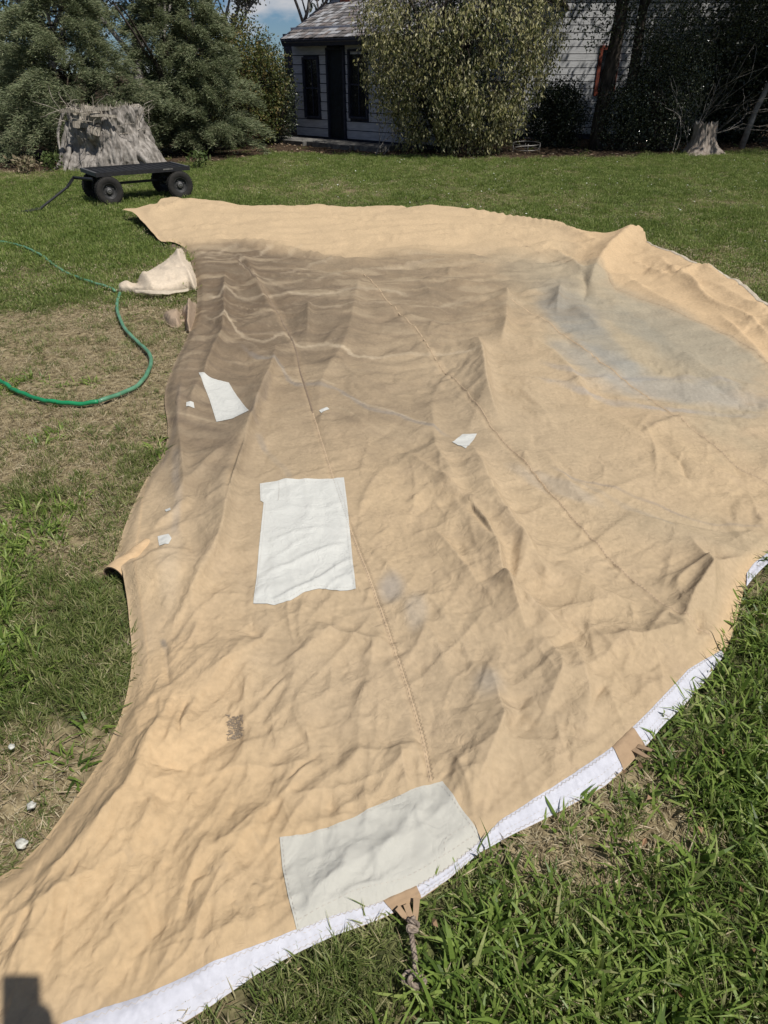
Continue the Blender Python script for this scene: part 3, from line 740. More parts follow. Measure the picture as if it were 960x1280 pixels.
stitches('stitching', [(374, 1152), (440, 1118), (500, 1100), (550, 1072), (592, 1044)], tent, M_THREAD, .007, .002, .0005, .006, zig=False); stitches('stitching', [(556, 1064), (559, 1048), (592, 1030)], tent, M_THREAD, .007, .002, .0004, .006, zig=False)
# darned hole: a small field of dark cross stitches
rd = np.random.default_rng(3); n = 260
px = rd.uniform(284, 304, n); py = rd.uniform(896, 923, n); P0 = samp(px, py, .0025); an = rd.choice([0.1, 1.5], n) + rd.normal(0, .25, n)
D = np.c_[np.cos(an), np.sin(an), an * 0] * .0045; W = np.c_[-np.sin(an), np.cos(an), an * 0] * .0007
V = np.stack([P0 - D - W, P0 + D - W, P0 + D + W, P0 - D + W], 1).reshape(-1, 3)
o = link('darning', np_mesh('darning', V, np.arange(len(V)).reshape(-1, 4)), simple_mat('dark_thread', (.28, .22, .16), bump=0), tent); tag(o, 'dark darned square in the cloth', kind='stuff')

# ---- hem tape along the front edge, in runs between the webbing tabs
HO = [(908, 813), (880, 850), (855, 878), (830, 902), (800, 938), (760, 975), (700, 1009), (640, 1038), (600, 1060), (560, 1094), (520, 1121), (470, 1145), (420, 1163), (370, 1186), (320, 1212), (265, 1250), (210, 1283), (150, 1318), (60, 1352), (-60, 1385)]
HI = [(903, 808), (860, 838), (828, 872), (792, 908), (768, 932), (748, 947), (690, 985), (628, 1022), (603, 1044), (560, 1080), (519, 1104), (475, 1124), (420, 1140), (366, 1163), (308, 1186), (240, 1217), (190, 1239), (130, 1260), (30, 1298), (-80, 1330)]
def strip_between(name, a, b, mat, parent, dz=.004, na=120, nb=8, puff=.0012):
    A = smoothline(a, na); B = smoothline(b, na); V = []
    for k in range(nb + 1):
        t = k / nb; q = A * (1 - t) + B * t
        V.append(samp(q[:, 0], q[:, 1], dz * (.3 if k in (0, nb) else 1) + puff * math.sin(math.pi * t) * .6 + (.0015 if k in (2, 3) else 0)))
    V = np.array(V); V[..., 2] += .0004 * np.sin(np.arange(na) * .9 + 2 * np.sin(np.arange(na) * .23))[None]
    idx = np.arange((nb + 1) * na).reshape(nb + 1, na)
    F = np.stack([idx[:-1, :-1].ravel(), idx[:-1, 1:].ravel(), idx[1:, 1:].ravel(), idx[1:, :-1].ravel()], 1)
    return link(name, np_mesh(name, V.reshape(-1, 3), F, True), mat, parent)
def sub(line_, a, b): return resample(line_, 400)[int(a * 399):int(b * 399) + 1]
HOs, HIs = resample(HO, 800), resample(HI, 800)
def frac(line_, x):                                                # fraction where the line passes photograph column x
    return int(np.argmin(np.abs(line_[:, 0] - x)))
cuts = [(906, 904), (809, 790), (781, 765), (527, 520), (491, 478), (-60, -80)]
runs = [('hem_tape', 0, 1), ('webbing_tab', 1, 2), ('hem_tape', 2, 3), ('webbing_tab', 3, 4), ('hem_tape', 4, 5)]
for nm, i, j in runs:
    o0, o1 = frac(HOs, cuts[i][0]), frac(HOs, cuts[j][0]); i0, i1 = frac(HIs, cuts[i][1]), frac(HIs, cuts[j][1])
    a = resample(HOs[o0:max(o1, o0 + 2) + 1], 30); b = resample(HIs[i0:max(i1, i0 + 2) + 1], 30)
    tab = nm == 'webbing_tab'
    strip_between(nm, a, b, M_TAN if tab else M_TAPE, tent, dz=.0065 if tab else .004, na=24 if tab else 260)
    if not tab:
        for t in (.10, .86):
            stitches('stitching', (a * (1 - t) + b * t), tent, M_THREAD, .007, .0028 if t > .5 else .002, .00045, .0062)
        stitches('stitching', (a * .62 + b * .38), tent, M_THREAD, .006, .003, .0004, .0070, zig=False)
# short tape run on the right where the hem shows again
strip_between('hem_tape', [(935, 728), (945, 716), (962, 700), (985, 684), (1020, 655)], [(935, 712), (944, 700), (956, 690), (980, 670), (1010, 645)], M_TAPE, tent)
strip_between('hem_tape', [(808, 304), (830, 315), (880, 334), (920, 350), (960, 376), (1010, 405)], [(808, 305.5), (830, 316.8), (880, 336), (919, 352.5), (957, 378.5), (1005, 407.5)], M_EDGE, tent, dz=.004, puff=.001)

# ---- webbing loop and rope tie at the front tab
p_a = samp(505, 1128)
mb = MB()
def gp(px, py, z=.03): x, y = at(px, py, z); return Vector((float(x), float(y), z))
for (a, b, c) in [((497, 1134), (505, 1144), (514, 1152)), ((508, 1130), (512, 1142), (517, 1152)), ((521, 1122), (520, 1138), (519, 1150))]:
    pts = smoothline([tuple(gp(*a, .035)), tuple(gp(*b, .028)), tuple(gp(*c, .026))], 8)
    for k in range(7):
        w_ = .008 * (1 - k * .05); A = Vector(pts[k]); B = Vector(pts[k + 1]); d = (B - A).normalized(); s_ = d.cross(Vector((0, 0, 1))) * w_
        mb.add([A - s_, A + s_, B + s_ * .95, B - s_ * .95, A - s_ - Vector((0, 0, .003)), A + s_ - Vector((0, 0, .003)), B + s_ * .95 - Vector((0, 0, .003)), B - s_ * .95 - Vector((0, 0, .003))],
               [(0, 1, 2, 3), (7, 6, 5, 4), (0, 4, 5, 1), (1, 5, 6, 2), (2, 6, 7, 3), (3, 7, 4, 0)])
mb.build('webbing_loop', M_TAN, tent)
def rope(pts, rad, name='rope', n=90, strands=3, turns=26):
    c = smoothline(pts, n); mb = MB()
    T = np.gradient(c, axis=0); T /= np.linalg.norm(T, axis=1)[:, None]
    U = np.cross(T, [0, 0, 1.0]); U /= np.linalg.norm(U, axis=1)[:, None] + 1e-9; V = np.cross(T, U)
    for s in range(strands):
        ph = np.linspace(0, turns, n) + s * 2 * np.pi / strands
        q = c + (U * np.cos(ph)[:, None] + V * np.sin(ph)[:, None]) * rad * .55
        mb.tube([tuple(p) for p in q], [rad * .62 * (1 + .15 * math.sin(i * 1.7 + s)) for i in range(n)], 6)
    return mb
z0 = .03
rp_ = [tuple(gp(517, 1146, .045)), tuple(gp(514, 1162, .04)), tuple(gp(516, 1180, .035)), tuple(gp(519, 1200, .03)), tuple(gp(518, 1216, .03))]
rm = rope(rp_, .0052)
kn = [tuple(gp(518, 1214, .03)), tuple(gp(507, 1218, .035)), tuple(gp(505, 1226, .035)), tuple(gp(514, 1232, .04)), tuple(gp(527, 1231, .045)), tuple(gp(530, 1224, .04)), tuple(gp(520, 1219, .045)), tuple(gp(512, 1224, .05)), tuple(gp(518, 1236, .035)), tuple(gp(524, 1240, .03))]
rk = rope(kn, .0055, n=70, turns=20); rm.add(rk.v, rk.f)
wr = [tuple(gp(510, 1150, .045)), tuple(gp(520, 1153, .052)), tuple(gp(522, 1158, .04)), tuple(gp(511, 1158, .048)), tuple(gp(512, 1164, .05)), tuple(gp(522, 1163, .045))]
rw = rope(wr, .0045, n=40, turns=12); rm.add(rw.v, rw.f)
o = rm.build('rope', M_ROPE, tent, True); o['label'] = 'frayed brown rope tie with a knot lying in the grass'
# strap end sticking out of the second tab
mb = MB()
for (a, b) in [((792, 936), (812, 948)), ((797, 932), (815, 938))]:
    A = gp(*a, .03); B = gp(*b, .045); d = (B - A).normalized(); s_ = d.cross(Vector((0, 0, 1))) * .009
    up = Vector((0, 0, .003)); mb.add([A - s_, A + s_, B + s_ * .6, B - s_ * .6, A - s_ - up, A + s_ - up, B + s_ * .6 - up, B - s_ * .6 - up], [(0, 1, 2, 3), (7, 6, 5, 4), (0, 4, 5, 1), (1, 5, 6, 2), (2, 6, 7, 3), (3, 7, 4, 0)])
mb.build('strap_end', M_TAN, tent)

# ---- mouth of the rolled fold on the left edge: a half-open sleeve of the same cloth
M_SAND = cloth_mat('sand_cloth', (.545, .385, .225)); M_SLEEVE_SHADE = cloth_mat('sleeve_shade_cloth', (.16, .115, .08))
def lip(name, cxy, ang, length, r0, r1, a0, a1, mat, z0=.0, squash=1.0):
    """open sleeve: cloth bent round an axis, from angle a0 to a1"""
    n, m = 40, 30; V = np.zeros((n, m, 3)); rnd = np.random.default_rng(4)
    for i in range(n):
        t = i / (n - 1); r = r0 + (r1 - r0) * t; dr = .06 * math.sin(t * 9)
        for j in range(m):
            a = a0 + (a1 - a0) * j / (m - 1); rr_ = r * (1 + dr * math.sin(3 * a + 4 * t))
            l = -length * t; y = rr_ * math.cos(a); z = rr_ * math.sin(a) * squash
            V[i, j] = (cxy[0] + math.cos(ang) * l - math.sin(ang) * y, cxy[1] + math.sin(ang) * l + math.cos(ang) * y, z0 + z)
    idx = np.arange(n * m).reshape(n, m)
    F = np.stack([idx[:-1, :-1].ravel(), idx[:-1, 1:].ravel(), idx[1:, 1:].ravel(), idx[1:, :-1].ravel()], 1)
    o = link(name, np_mesh(name, V.reshape(-1, 3), F, True), mat, tent)
    s = o.modifiers.new('thick', 'SOLIDIFY'); s.thickness = .002
    return o
lc = at(144, 728, .0)
for nm_, mt_, k_ in (('rolled_edge', M_SAND, 1.0), ('rolled_edge_shade', M_SLEEVE_SHADE, .93)):  # dark inner sleeve stands in for the shade in the fold's mouth
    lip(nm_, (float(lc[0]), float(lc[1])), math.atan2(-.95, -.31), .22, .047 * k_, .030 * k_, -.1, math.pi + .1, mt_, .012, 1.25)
# ---- loose crumpled flaps at the pinched corner (parts of the same tent)
def flap(name, poly, hmax, seed, colr, step=1.5, lab=None, ridges=()):
    q = refine(poly, 4); xs = np.arange(q[:, 0].min() - 3, q[:, 0].max() + 4, step); ys = np.arange(q[:, 1].min() - 3, q[:, 1].max() + 4, step)
    Xg, Yg = np.meshgrid(xs, ys); Xc, Yc, Fc, us = clipgrid(Xg, Yg, q)
    # bulge: height grows inwards from the outline; the far side stays higher
    d, _, _, _, _ = segdist(Xc, Yc, np.vstack([q, q[:1]]))
    hh = .012 + hmax * np.tanh(d / 9.0)
    x, y = at(Xc, Yc, hh * .7)
    hh = hh + .03 * crump(x + .2 * fbm(x * 2, y * 2, seed), y, 3.2, seed) * np.tanh(d / 5) - .02 + .012 * crump(x, y, 8, seed + 3) * np.tanh(d / 4)
    for rpts, am, wd_ in ridges:
        dd, _, f_, _, _ = segdist(Xc, Yc, np.array(rpts, float)); hh = hh + am * np.exp(-(dd / wd_) ** 2)
    hh = np.maximum(hh, .004); P = np.stack([x, y, hh], -1)
    cc = np.ones(Xc.shape + (3,)) * np.array(colr) * (1 + .12 * fbm(x * 3, y * 3, seed + 5))[..., None]
    o = link(name, np_mesh(name, P.reshape(-1, 3)[us], Fc, True, cc.reshape(-1, 3)[us]), M_CANVAS, tent)
    s = o.modifiers.new('thick', 'SOLIDIFY'); s.thickness = .003
    if lab: o['label'] = lab
    return o
flap('flap', [(146, 364), (148, 357), (160, 354), (171, 356), (175, 345), (188, 336), (205, 325), (215, 316), (227, 308), (231, 312), (233, 320), (240, 330), (246, 345), (246, 363), (236, 362), (220, 367), (195, 371), (170, 368), (150, 367)], .10, 101, (.60, .50, .38),
     lab='pale triangular flap turned over on the grass', ridges=[([(150, 360), (180, 352), (215, 345), (240, 350)], .03, 5), ([(175, 347), (190, 360)], .02, 4), ([(222, 316), (228, 335), (242, 355)], .02, 3)])
strip_between('hem_tape', [(170, 368.5), (195, 371), (220, 368), (236, 364)], [(170, 366.5), (195, 368.5), (220, 365.5), (236, 362)], M_EDGE, tent, dz=.016)
flap('flap', [(203, 393), (207, 388), (216, 385), (230, 380), (245, 377), (246, 395), (243, 405), (238, 416), (233, 414), (229, 398), (226, 408), (215, 408), (206, 402)], .06, 131, (.36, .27, .19), step=1.0,
     lab='small crumpled brown corner beside the stain', ridges=[([(225, 384), (228, 400)], -.05, 3), ([(238, 384), (236, 412)], .05, 3)])
flap('flap', [(186, 291), (196, 297), (205, 299), (222, 303), (236, 308), (238, 320), (230, 324), (218, 315), (206, 309), (194, 300)], .02, 171, (.16, .12, .085), step=1.0, lab='dark flap standing in for the shadow gap under the far corner')  # dark colour imitates the shadow under the lifted edge
flap('flap', [(152, 262), (160, 258), (175, 258), (187, 257), (188, 262), (180, 265), (166, 267)], .05, 151, (.42, .31, .2), step=1.0, lab='rolled tip of the far edge beside the cart wheel')

# ------------------------------------------------------------------ ground
def dryness(x, y):
    """0 green turf .. 1 straw; soft patches where the photograph shows dry grass"""
    x = np.asarray(x, float); y = np.asarray(y, float)
    d = .24 + .08 * (x > 0) * (y < 2.6) + .12 * (x < -.3) * (y < 5) + .50 * fbm(x * .9, y * .9, 201, 4) + .42 * fbm(x * 3.3, y * 3.3, 205, 3)
    for (px, py, r, a) in [(40, 520, .55, .75), (150, 515, .45, .6), (100, 445, .7, .55), (190, 470, .5, .7), (215, 405, .6, .7), (30, 470, .6, .35), (60, 400, .6, .3), (130, 400, .5, .5), (100, 340, .9, .15),
                           (25, 985, .16, .8), (70, 955, .16, .6), (10, 1040, .1, .3), (110, 690, .2, .3), (60, 600, .3, .35), (170, 560, .25, .1),
                           (725, 1035, .14, 1.0), (690, 1050, .10, .8), (800, 1010, .13, .8), (850, 1035, .10, .6), (770, 1150, .10, .4), (640, 1120, .08, .4), (560, 1170, .05, .3), (880, 950, .1, .3),
                           (840, 325, .8, .45), (880, 345, .5, .3), (340, 205, .9, .3), (415, 238, 1.0, .55), (330, 232, .8, .25), (640, 248, 1.2, .35), (560, 215, 1.0, .25), (930, 260, 1.5, .25), (760, 235, 1.2, -.2), (60, 260, 1.0, .2), (20, 216, 1.2, .6), (700, 215, 1.0, .2),
                           (50, 380, .25, -.7), (60, 500, .2, -.2), (100, 250, 2.2, -.4), (40, 300, 1.2, -.25), (60, 640, .35, -.2), (130, 820, .3, -.45), (60, 850, .3, -.35), (900, 1200, .4, -.35), (700, 1220, .25, -.3), (930, 870, .35, -.35), (950, 1080, .2, -.3), (600, 1230, .2, -.2)]:
        cx, cy = at(px, py); d = d + a * .85 * np.exp(-((x - cx) ** 2 + (y - cy) ** 2) / (r * r))
    d = d - .14 * sstep(6, 10, y)
    return np.clip(d, 0, 1)
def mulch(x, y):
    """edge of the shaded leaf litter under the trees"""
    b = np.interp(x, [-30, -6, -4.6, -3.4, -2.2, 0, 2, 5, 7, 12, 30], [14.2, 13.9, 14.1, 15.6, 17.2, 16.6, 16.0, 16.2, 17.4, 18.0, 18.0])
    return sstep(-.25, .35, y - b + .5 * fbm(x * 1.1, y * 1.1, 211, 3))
def zground(x, y):
    return .02 * fbm(x * .5, y * .5, 221, 2) * sstep(2, 6, y) * 0
u = np.linspace(-1, 1, 261); xs = np.sinh(u * 5.2) / math.sinh(5.2) * 320
v = np.linspace(-1, 1, 301); ys = np.sinh(v * 5.0) / math.sinh(5.0) * 330 + 3.0
X, Y = np.meshgrid(xs, ys); dr = dryness(X, Y); mu = mulch(X, Y)
GC = np.zeros(X.shape + (3,))
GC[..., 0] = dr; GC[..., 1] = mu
Z = .006 * fbm(X * 4, Y * 4, 223, 2) + .01 * fbm(X, Y, 225, 2); Z = np.where(np.hypot(X, Y - 4) < 25, Z, 0)
idx = np.arange(X.size).reshape(X.shape)
F = np.stack([idx[:-1, :-1].ravel(), idx[:-1, 1:].ravel(), idx[1:, 1:].ravel(), idx[1:, :-1].ravel()], 1)
m, nt, b = mat_new('turf_soil', .95, .1); N = nt.nodes.new; L = nt.links.new
a_ = N('ShaderNodeAttribute'); a_.attribute_name = 'Col'; sp = N('ShaderNodeSeparateColor'); L(a_.outputs['Color'], sp.inputs[0])
tc = N('ShaderNodeTexCoord'); n1 = N('ShaderNodeTexNoise'); n1.inputs['Scale'].default_value = 28; n1.inputs['Detail'].default_value = 8; L(tc.outputs['Object'], n1.inputs['Vector'])
n2 = N('ShaderNodeTexNoise'); n2.inputs['Scale'].default_value = 5; n2.inputs['Detail'].default_value = 6; L(tc.outputs['Object'], n2.inputs['Vector'])
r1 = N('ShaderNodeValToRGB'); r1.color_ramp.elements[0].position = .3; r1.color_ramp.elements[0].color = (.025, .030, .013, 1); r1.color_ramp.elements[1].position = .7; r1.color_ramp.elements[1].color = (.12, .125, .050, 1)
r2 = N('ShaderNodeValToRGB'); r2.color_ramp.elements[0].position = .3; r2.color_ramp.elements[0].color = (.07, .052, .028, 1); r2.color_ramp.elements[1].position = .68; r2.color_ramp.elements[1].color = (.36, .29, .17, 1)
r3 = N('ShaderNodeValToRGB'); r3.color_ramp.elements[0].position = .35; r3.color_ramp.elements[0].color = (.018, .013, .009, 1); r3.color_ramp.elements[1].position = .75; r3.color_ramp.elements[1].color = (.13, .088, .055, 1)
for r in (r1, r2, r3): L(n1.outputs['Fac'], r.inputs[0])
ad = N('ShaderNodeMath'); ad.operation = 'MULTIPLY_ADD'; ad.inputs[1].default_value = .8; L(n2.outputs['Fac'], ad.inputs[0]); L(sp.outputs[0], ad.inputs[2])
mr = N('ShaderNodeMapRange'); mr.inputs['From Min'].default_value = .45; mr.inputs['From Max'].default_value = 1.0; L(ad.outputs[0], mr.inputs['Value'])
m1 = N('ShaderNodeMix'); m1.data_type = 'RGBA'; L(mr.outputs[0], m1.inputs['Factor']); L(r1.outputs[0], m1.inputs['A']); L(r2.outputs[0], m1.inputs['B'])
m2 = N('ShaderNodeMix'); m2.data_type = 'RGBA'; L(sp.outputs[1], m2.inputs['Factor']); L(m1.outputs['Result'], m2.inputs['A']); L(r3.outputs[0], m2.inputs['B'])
L(m2.outputs['Result'], b.inputs['Base Color'])
bp = N('ShaderNodeBump'); bp.inputs['Strength'].default_value = .8; bp.inputs['Distance'].default_value = .02; L(n1.outputs['Fac'], bp.inputs['Height']); L(bp.outputs[0], b.inputs['Normal'])
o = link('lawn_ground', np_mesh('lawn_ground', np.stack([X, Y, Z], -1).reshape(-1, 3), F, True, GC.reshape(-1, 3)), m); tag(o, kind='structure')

# ------------------------------------------------------------------ grass: tufts of real blades, instanced
def tuft(name, nb, L0, L1, w0, w1, spread, lean, mat, seed, flat=0.0):
    r = np.random.default_rng(seed); V = []; F = []; n = 0
    for i in range(nb):
        a = r.uniform(0, 2 * np.pi); rad = spread * math.sqrt(r.random()); bx, by = rad * math.cos(a), rad * math.sin(a)
        L = r.uniform(L0, L1); wd = r.uniform(w0, w1) / 2; la = a + r.normal(0, .9); ln = abs(r.normal(lean, lean * .5)) + flat * r.random(); tw = la + np.pi / 2 + r.normal(0, .5)
        segs = 3; pts = []; el = np.pi / 2 - ln * .25; p = np.array([bx, by, -.004])
        for k in range(segs + 1):
            pts.append(p.copy()); st = L / segs
            p = p + np.array([math.cos(la) * math.cos(el), math.sin(la) * math.cos(el), math.sin(el)]) * st; el -= ln * .75
        ws = [wd * .8, wd, wd * .72, 0]
        sx, sy = math.cos(tw), math.sin(tw)
        for k in range(segs):
            V += [pts[k] - np.array([sx, sy, 0]) * ws[k], pts[k] + np.array([sx, sy, 0]) * ws[k]]
        V.append(pts[segs])
        F += [(n, n + 1, n + 3, n + 2), (n + 2, n + 3, n + 5, n + 4), (n + 4, n + 5, n + 6, n + 6)]; n += 7
    me = bpy.data.meshes.new(name); me.from_pydata([tuple(v) for v in V], [], [f if f[2] != f[3] else f[:3] for f in F]); me.materials.append(mat); me.update()
    return bpy.data.objects.new(name, me)
G_GREEN = leaf_mat('grass_blade_green', [(.05, .08, .017), (.12, .19, .036), (.21, .30, .06), (.33, .41, .11), (.48, .46, .23)], .42, .4, True)
G_FINE = leaf_mat('grass_blade_fine', [(.060, .092, .024), (.125, .178, .042), (.205, .25, .07), (.33, .335, .14), (.53, .46, .28)], .42, .5, True)
G_LAWN = leaf_mat('lawn_blade', [(.060, .090, .022), (.125, .185, .038), (.20, .27, .06), (.33, .37, .12), (.50, .45, .25)], .42, .5, True)
G_STRAW = leaf_mat('grass_blade_straw', [(.16, .12, .06), (.30, .24, .135), (.42, .35, .21), (.58, .50, .34), (.17, .18, .06)], .25, .75, True)
src = bpy.data.collections.new('grass_tufts'); tl = []
tl += [tuft('tuft_a%d' % i, 26, .035, .075, .0018, .0035, .035, .55, G_FINE, i) for i in range(4)]           # 0-3 fine green
tl += [tuft('tuft_b%d' % i, 12, .045, .125, .0045, .010, .035, .9, G_GREEN, 10 + i) for i in range(4)]         # 4-7 broad blades
tl += [tuft('tuft_c%d' % i, 30, .02, .05, .0012, .0026, .04, 1.1, G_STRAW, 20 + i, .8) for i in range(3)]    # 8-10 straw
tl += [tuft('tuft_d%d' % i, 60, .025, .048, .0035, .007, .11, .6, G_LAWN, 30 + i) for i in range(3)]         # 11-13 wide mown turf for the distance
tl += [tuft('tuft_e%d' % i, 55, .015, .035, .003, .006, .11, 1.1, G_STRAW, 40 + i, .8) for i in range(2)]    # 14-15 wide straw for the distance
for i, t in enumerate(tl): t.name = 'tuft_%02d' % i; src.objects.link(t)
def gn_instance(obj, coll):
    ng = bpy.data.node_groups.new('scatter', 'GeometryNodeTree')
    ng.interface.new_socket('Geometry', in_out='INPUT', socket_type='NodeSocketGeometry'); ng.interface.new_socket('Geometry', in_out='OUTPUT', socket_type='NodeSocketGeometry')
    N = ng.nodes.new; L = ng.links.new
    gi = N('NodeGroupInput'); go = N('NodeGroupOutput'); ip = N('GeometryNodeInstanceOnPoints'); ci = N('GeometryNodeCollectionInfo')
    ci.inputs['Collection'].default_value = coll; ci.inputs['Separate Children'].default_value = True; ci.inputs['Reset Children'].default_value = True
    ip.inputs['Pick Instance'].default_value = True
    def na(n, t):
        x = N('GeometryNodeInputNamedAttribute'); x.data_type = t; x.inputs['Name'].default_value = n
        return [s for s in x.outputs if s.enabled and s.name == 'Attribute'][0]
    L(gi.outputs[0], ip.inputs['Points']); L(ci.outputs[0], ip.inputs['Instance']); L(na('idx', 'INT'), ip.inputs['Instance Index'])
    L(na('rot', 'FLOAT_VECTOR'), ip.inputs['Rotation']); L(na('scl', 'FLOAT_VECTOR'), ip.inputs['Scale']); L(ip.outputs[0], go.inputs[0])
    md = obj.modifiers.new('scatter', 'NODES'); md.node_group = ng
def scatter(name, P, idx, rot, scl, coll):
    me = bpy.data.meshes.new(name); me.vertices.add(len(P)); me.vertices.foreach_set('co', np.ascontiguousarray(P, np.float32).ravel())
    a = me.attributes.new('idx', 'INT', 'POINT'); a.data.foreach_set('value', np.ascontiguousarray(idx, np.int32))
    for n, v in (('rot', rot), ('scl', scl)):
        a = me.attributes.new(n, 'FLOAT_VECTOR', 'POINT'); a.data.foreach_set('vector', np.ascontiguousarray(v, np.float32).ravel())
    me.update(); o = bpy.data.objects.new(name, me); COL.objects.link(o); gn_instance(o, coll); return o
g = np.random.default_rng(5); PP = []
def band(y0, y1, dens):
    hw = lambda y: y * .72 + .9
    A = 2 * hw(y1) * (y1 - y0); n = int(A * dens); x = g.uniform(-hw(y1), hw(y1), n); y = g.uniform(y0, y1, n)
    k = np.abs(x) < hw(y); return x[k], y[k]
for (y0, y1, dn) in [(.2, 2.0, 1000), (2.0, 3.5, 850), (3.5, 6, 600), (6, 10, 230), (10, 19, 140)]:
    x, y = band(y0, y1, dn); PP.append(np.c_[x, y])
PP = np.vstack(PP); x, y = PP.T
dr = dryness(x, y); mu = mulch(x, y)
# nothing grows under the canvas
c = WOUT.mean(0); ins = inside(x, y, WOUT)
bd = np.full(x.shape, 9.0); ii = np.where(ins)[0]
for i in range(0, len(WOUT)):
    a = WOUT[i]; b2 = WOUT[(i + 1) % len(WOUT)]; d = b2 - a; l2 = d @ d + 1e-12
    t = np.clip(((x[ii] - a[0]) * d[0] + (y[ii] - a[1]) * d[1]) / l2, 0, 1); bd[ii] = np.minimum(bd[ii], np.hypot(x[ii] - a[0] - t * d[0], y[ii] - a[1] - t * d[1]))
rimd = np.where(y < 3, .012, .02)
keep = ~(ins & (bd > rimd)) & (g.random(len(x)) > mu * .985)
keep &= ~((dr > .5) & (g.random(len(x)) < (dr - .5) * .5))
x, y, dr, mu = x[keep], y[keep], dr[keep], mu[keep]; insk = ins[keep]
n = len(x); q = g.random(n)
straw = q < np.clip(dr * 1.05 - .14 + .25 * mu, 0.05, .74)
broadn = (perlin(x * 1.6, y * 1.6, 240) + np.where(x > .1, .35, -.12) > -.02 + .0 * x) & (y < 4)
idx_ = np.where(straw, g.integers(8, 11, n), np.where(broadn & (g.random(n) < .60), g.integers(4, 8, n), g.integers(0, 4, n)))
fary = (y > 6.0 + g.uniform(-1, 1, n))
idx_ = np.where(fary, np.where(straw, g.integers(14, 16, n), g.integers(11, 14, n)), idx_)
hgt = .75 + .5 * g.random(n) + .35 * perlin(x * 1.3, y * 1.3, 250); hgt = np.where(straw, hgt * .9, hgt * (1 - .35 * dr))
hgt = np.where((x < -.3) & (y < 6), hgt * .78, hgt); 
hgt = np.where(insk, hgt * .35, hgt)
ed_ = np.full(n, 9.0)                                               # cropped low where the cloth presses it down
for i in range(len(WOUT)):
    a = WOUT[i]; b2 = WOUT[(i + 1) % len(WOUT)]; d = b2 - a; l2 = d @ d + 1e-12
    t = np.clip(((x - a[0]) * d[0] + (y - a[1]) * d[1]) / l2, 0, 1); ed_ = np.minimum(ed_, np.hypot(x - a[0] - t * d[0], y - a[1] - t * d[1]))
hgt = hgt * (.42 + .58 * sstep(.0, .11, ed_))
rlx, rly = at([512, 515, 517, 518], [1150, 1180, 1210, 1238]); rd_ = segdist(x, y, np.c_[rlx, rly])[0]; hgt = hgt * (.22 + .78 * sstep(.02, .09, rd_))   # flattened under the rope
wid = np.where(fary, 1.0 + .3 * g.random(n), .9 + .4 * g.random(n)) 
rot_ = np.c_[g.normal(0, .22, n), g.normal(0, .22, n), g.uniform(0, 6.28, n)]
o = scatter('grass', np.c_[x, y, np.zeros(n)], idx_, rot_, np.c_[wid, wid, hgt], src); tag(o, kind='stuff')
print('tufts', n)

# leaf litter and dead stalks under the trees, tiny white flowers on the far lawn
M_LIT = leaf_mat('dead_leaf', [(.05, .03, .018), (.12, .075, .04), (.22, .15, .09), (.34, .27, .19)], .1, .8)
def leaves_mesh(P, D, Nrm, L, W, fold_=.15):
    """one diamond leaf per point: P base, D direction, Nrm face normal"""
    D = D / (np.linalg.norm(D, axis=1)[:, None] + 1e-9); S_ = np.cross(D, Nrm); S_ /= np.linalg.norm(S_, axis=1)[:, None] + 1e-9
    Nn = np.cross(S_, D); L = np.broadcast_to(L, len(P))[:, None]; W = np.broadcast_to(W, len(P))[:, None]
    m_ = P + D * L * .45
    V = np.stack([P, m_ + S_ * W / 2 + Nn * W * fold_, P + D * L, m_ - S_ * W / 2 + Nn * W * fold_], 1).reshape(-1, 3)
    return V, np.arange(len(V)).reshape(-1, 4)
n = 9000; x = g.uniform(-9, 11, n); y = g.uniform(13.5, 23, n); k = g.random(n) < mulch(x, y) * .95 + .03; x, y = x[k], y[k]; n = len(x)
a = g.uniform(0, 6.28, n); V, F = leaves_mesh(np.c_[x, y, g.uniform(.004, .03, n)], np.c_[np.cos(a), np.sin(a), g.normal(0, .2, n)], np.c_[g.normal(0, .4, (n, 2)), np.ones(n)], g.uniform(.04, .12, n), g.uniform(.02, .05, n))
tag(link('leaf_litter', np_mesh('leaf_litter', V, F), M_LIT), kind='stuff')
n = 380; x = g.uniform(-2, 9, n); y = g.uniform(7.5, 16, n); ok = ~inside(x, y, WOUT); x, y = x[ok], y[ok]; n = len(x); a = g.uniform(0, 6.28, n)
V, F = leaves_mesh(np.c_[x, y, g.uniform(.03, .05, n)], np.c_[np.cos(a), np.sin(a), a * 0 + .1], np.c_[g.normal(0, .3, (n, 2)), np.ones(n)], g.uniform(.015, .035, n), g.uniform(.015, .03, n))
tag(link('white_petals', np_mesh('white_petals', V, F), simple_mat('petal_white', (.75, .75, .68), bump=0)), kind='stuff')
# straw and thatch lying flat near the camera
n = 60000; x = g.uniform(-3.9, 2.6, n); y = .3 + 6.2 * g.random(n) ** 1.6; k = (~inside(x, y, WOUT)) & (g.random(n) < .10 + .95 * dryness(x, y)); x, y = x[k], y[k]; n = len(x); a = g.uniform(0, 6.28, n)
V, F = leaves_mesh(np.c_[x, y, g.uniform(.004, .022, n)], np.c_[np.cos(a), np.sin(a), g.normal(0, .25, n)], np.c_[g.normal(0, .3, (n, 2)), np.ones(n)], g.uniform(.02, .07, n), g.uniform(.0015, .004, n))
tag(link('dry_thatch', np_mesh('dry_thatch', V, F), leaf_mat('thatch', [(.18, .13, .07), (.36, .28, .17), (.52, .44, .30), (.10, .07, .04)], .1, .8)), kind='stuff')
n = 60; x = g.uniform(.1, 1.6, n); y = g.uniform(.5, 1.9, n); k = ~inside(x, y, WOUT); x, y = x[k], y[k]; n = len(x); a = g.uniform(0, 6.28, n)
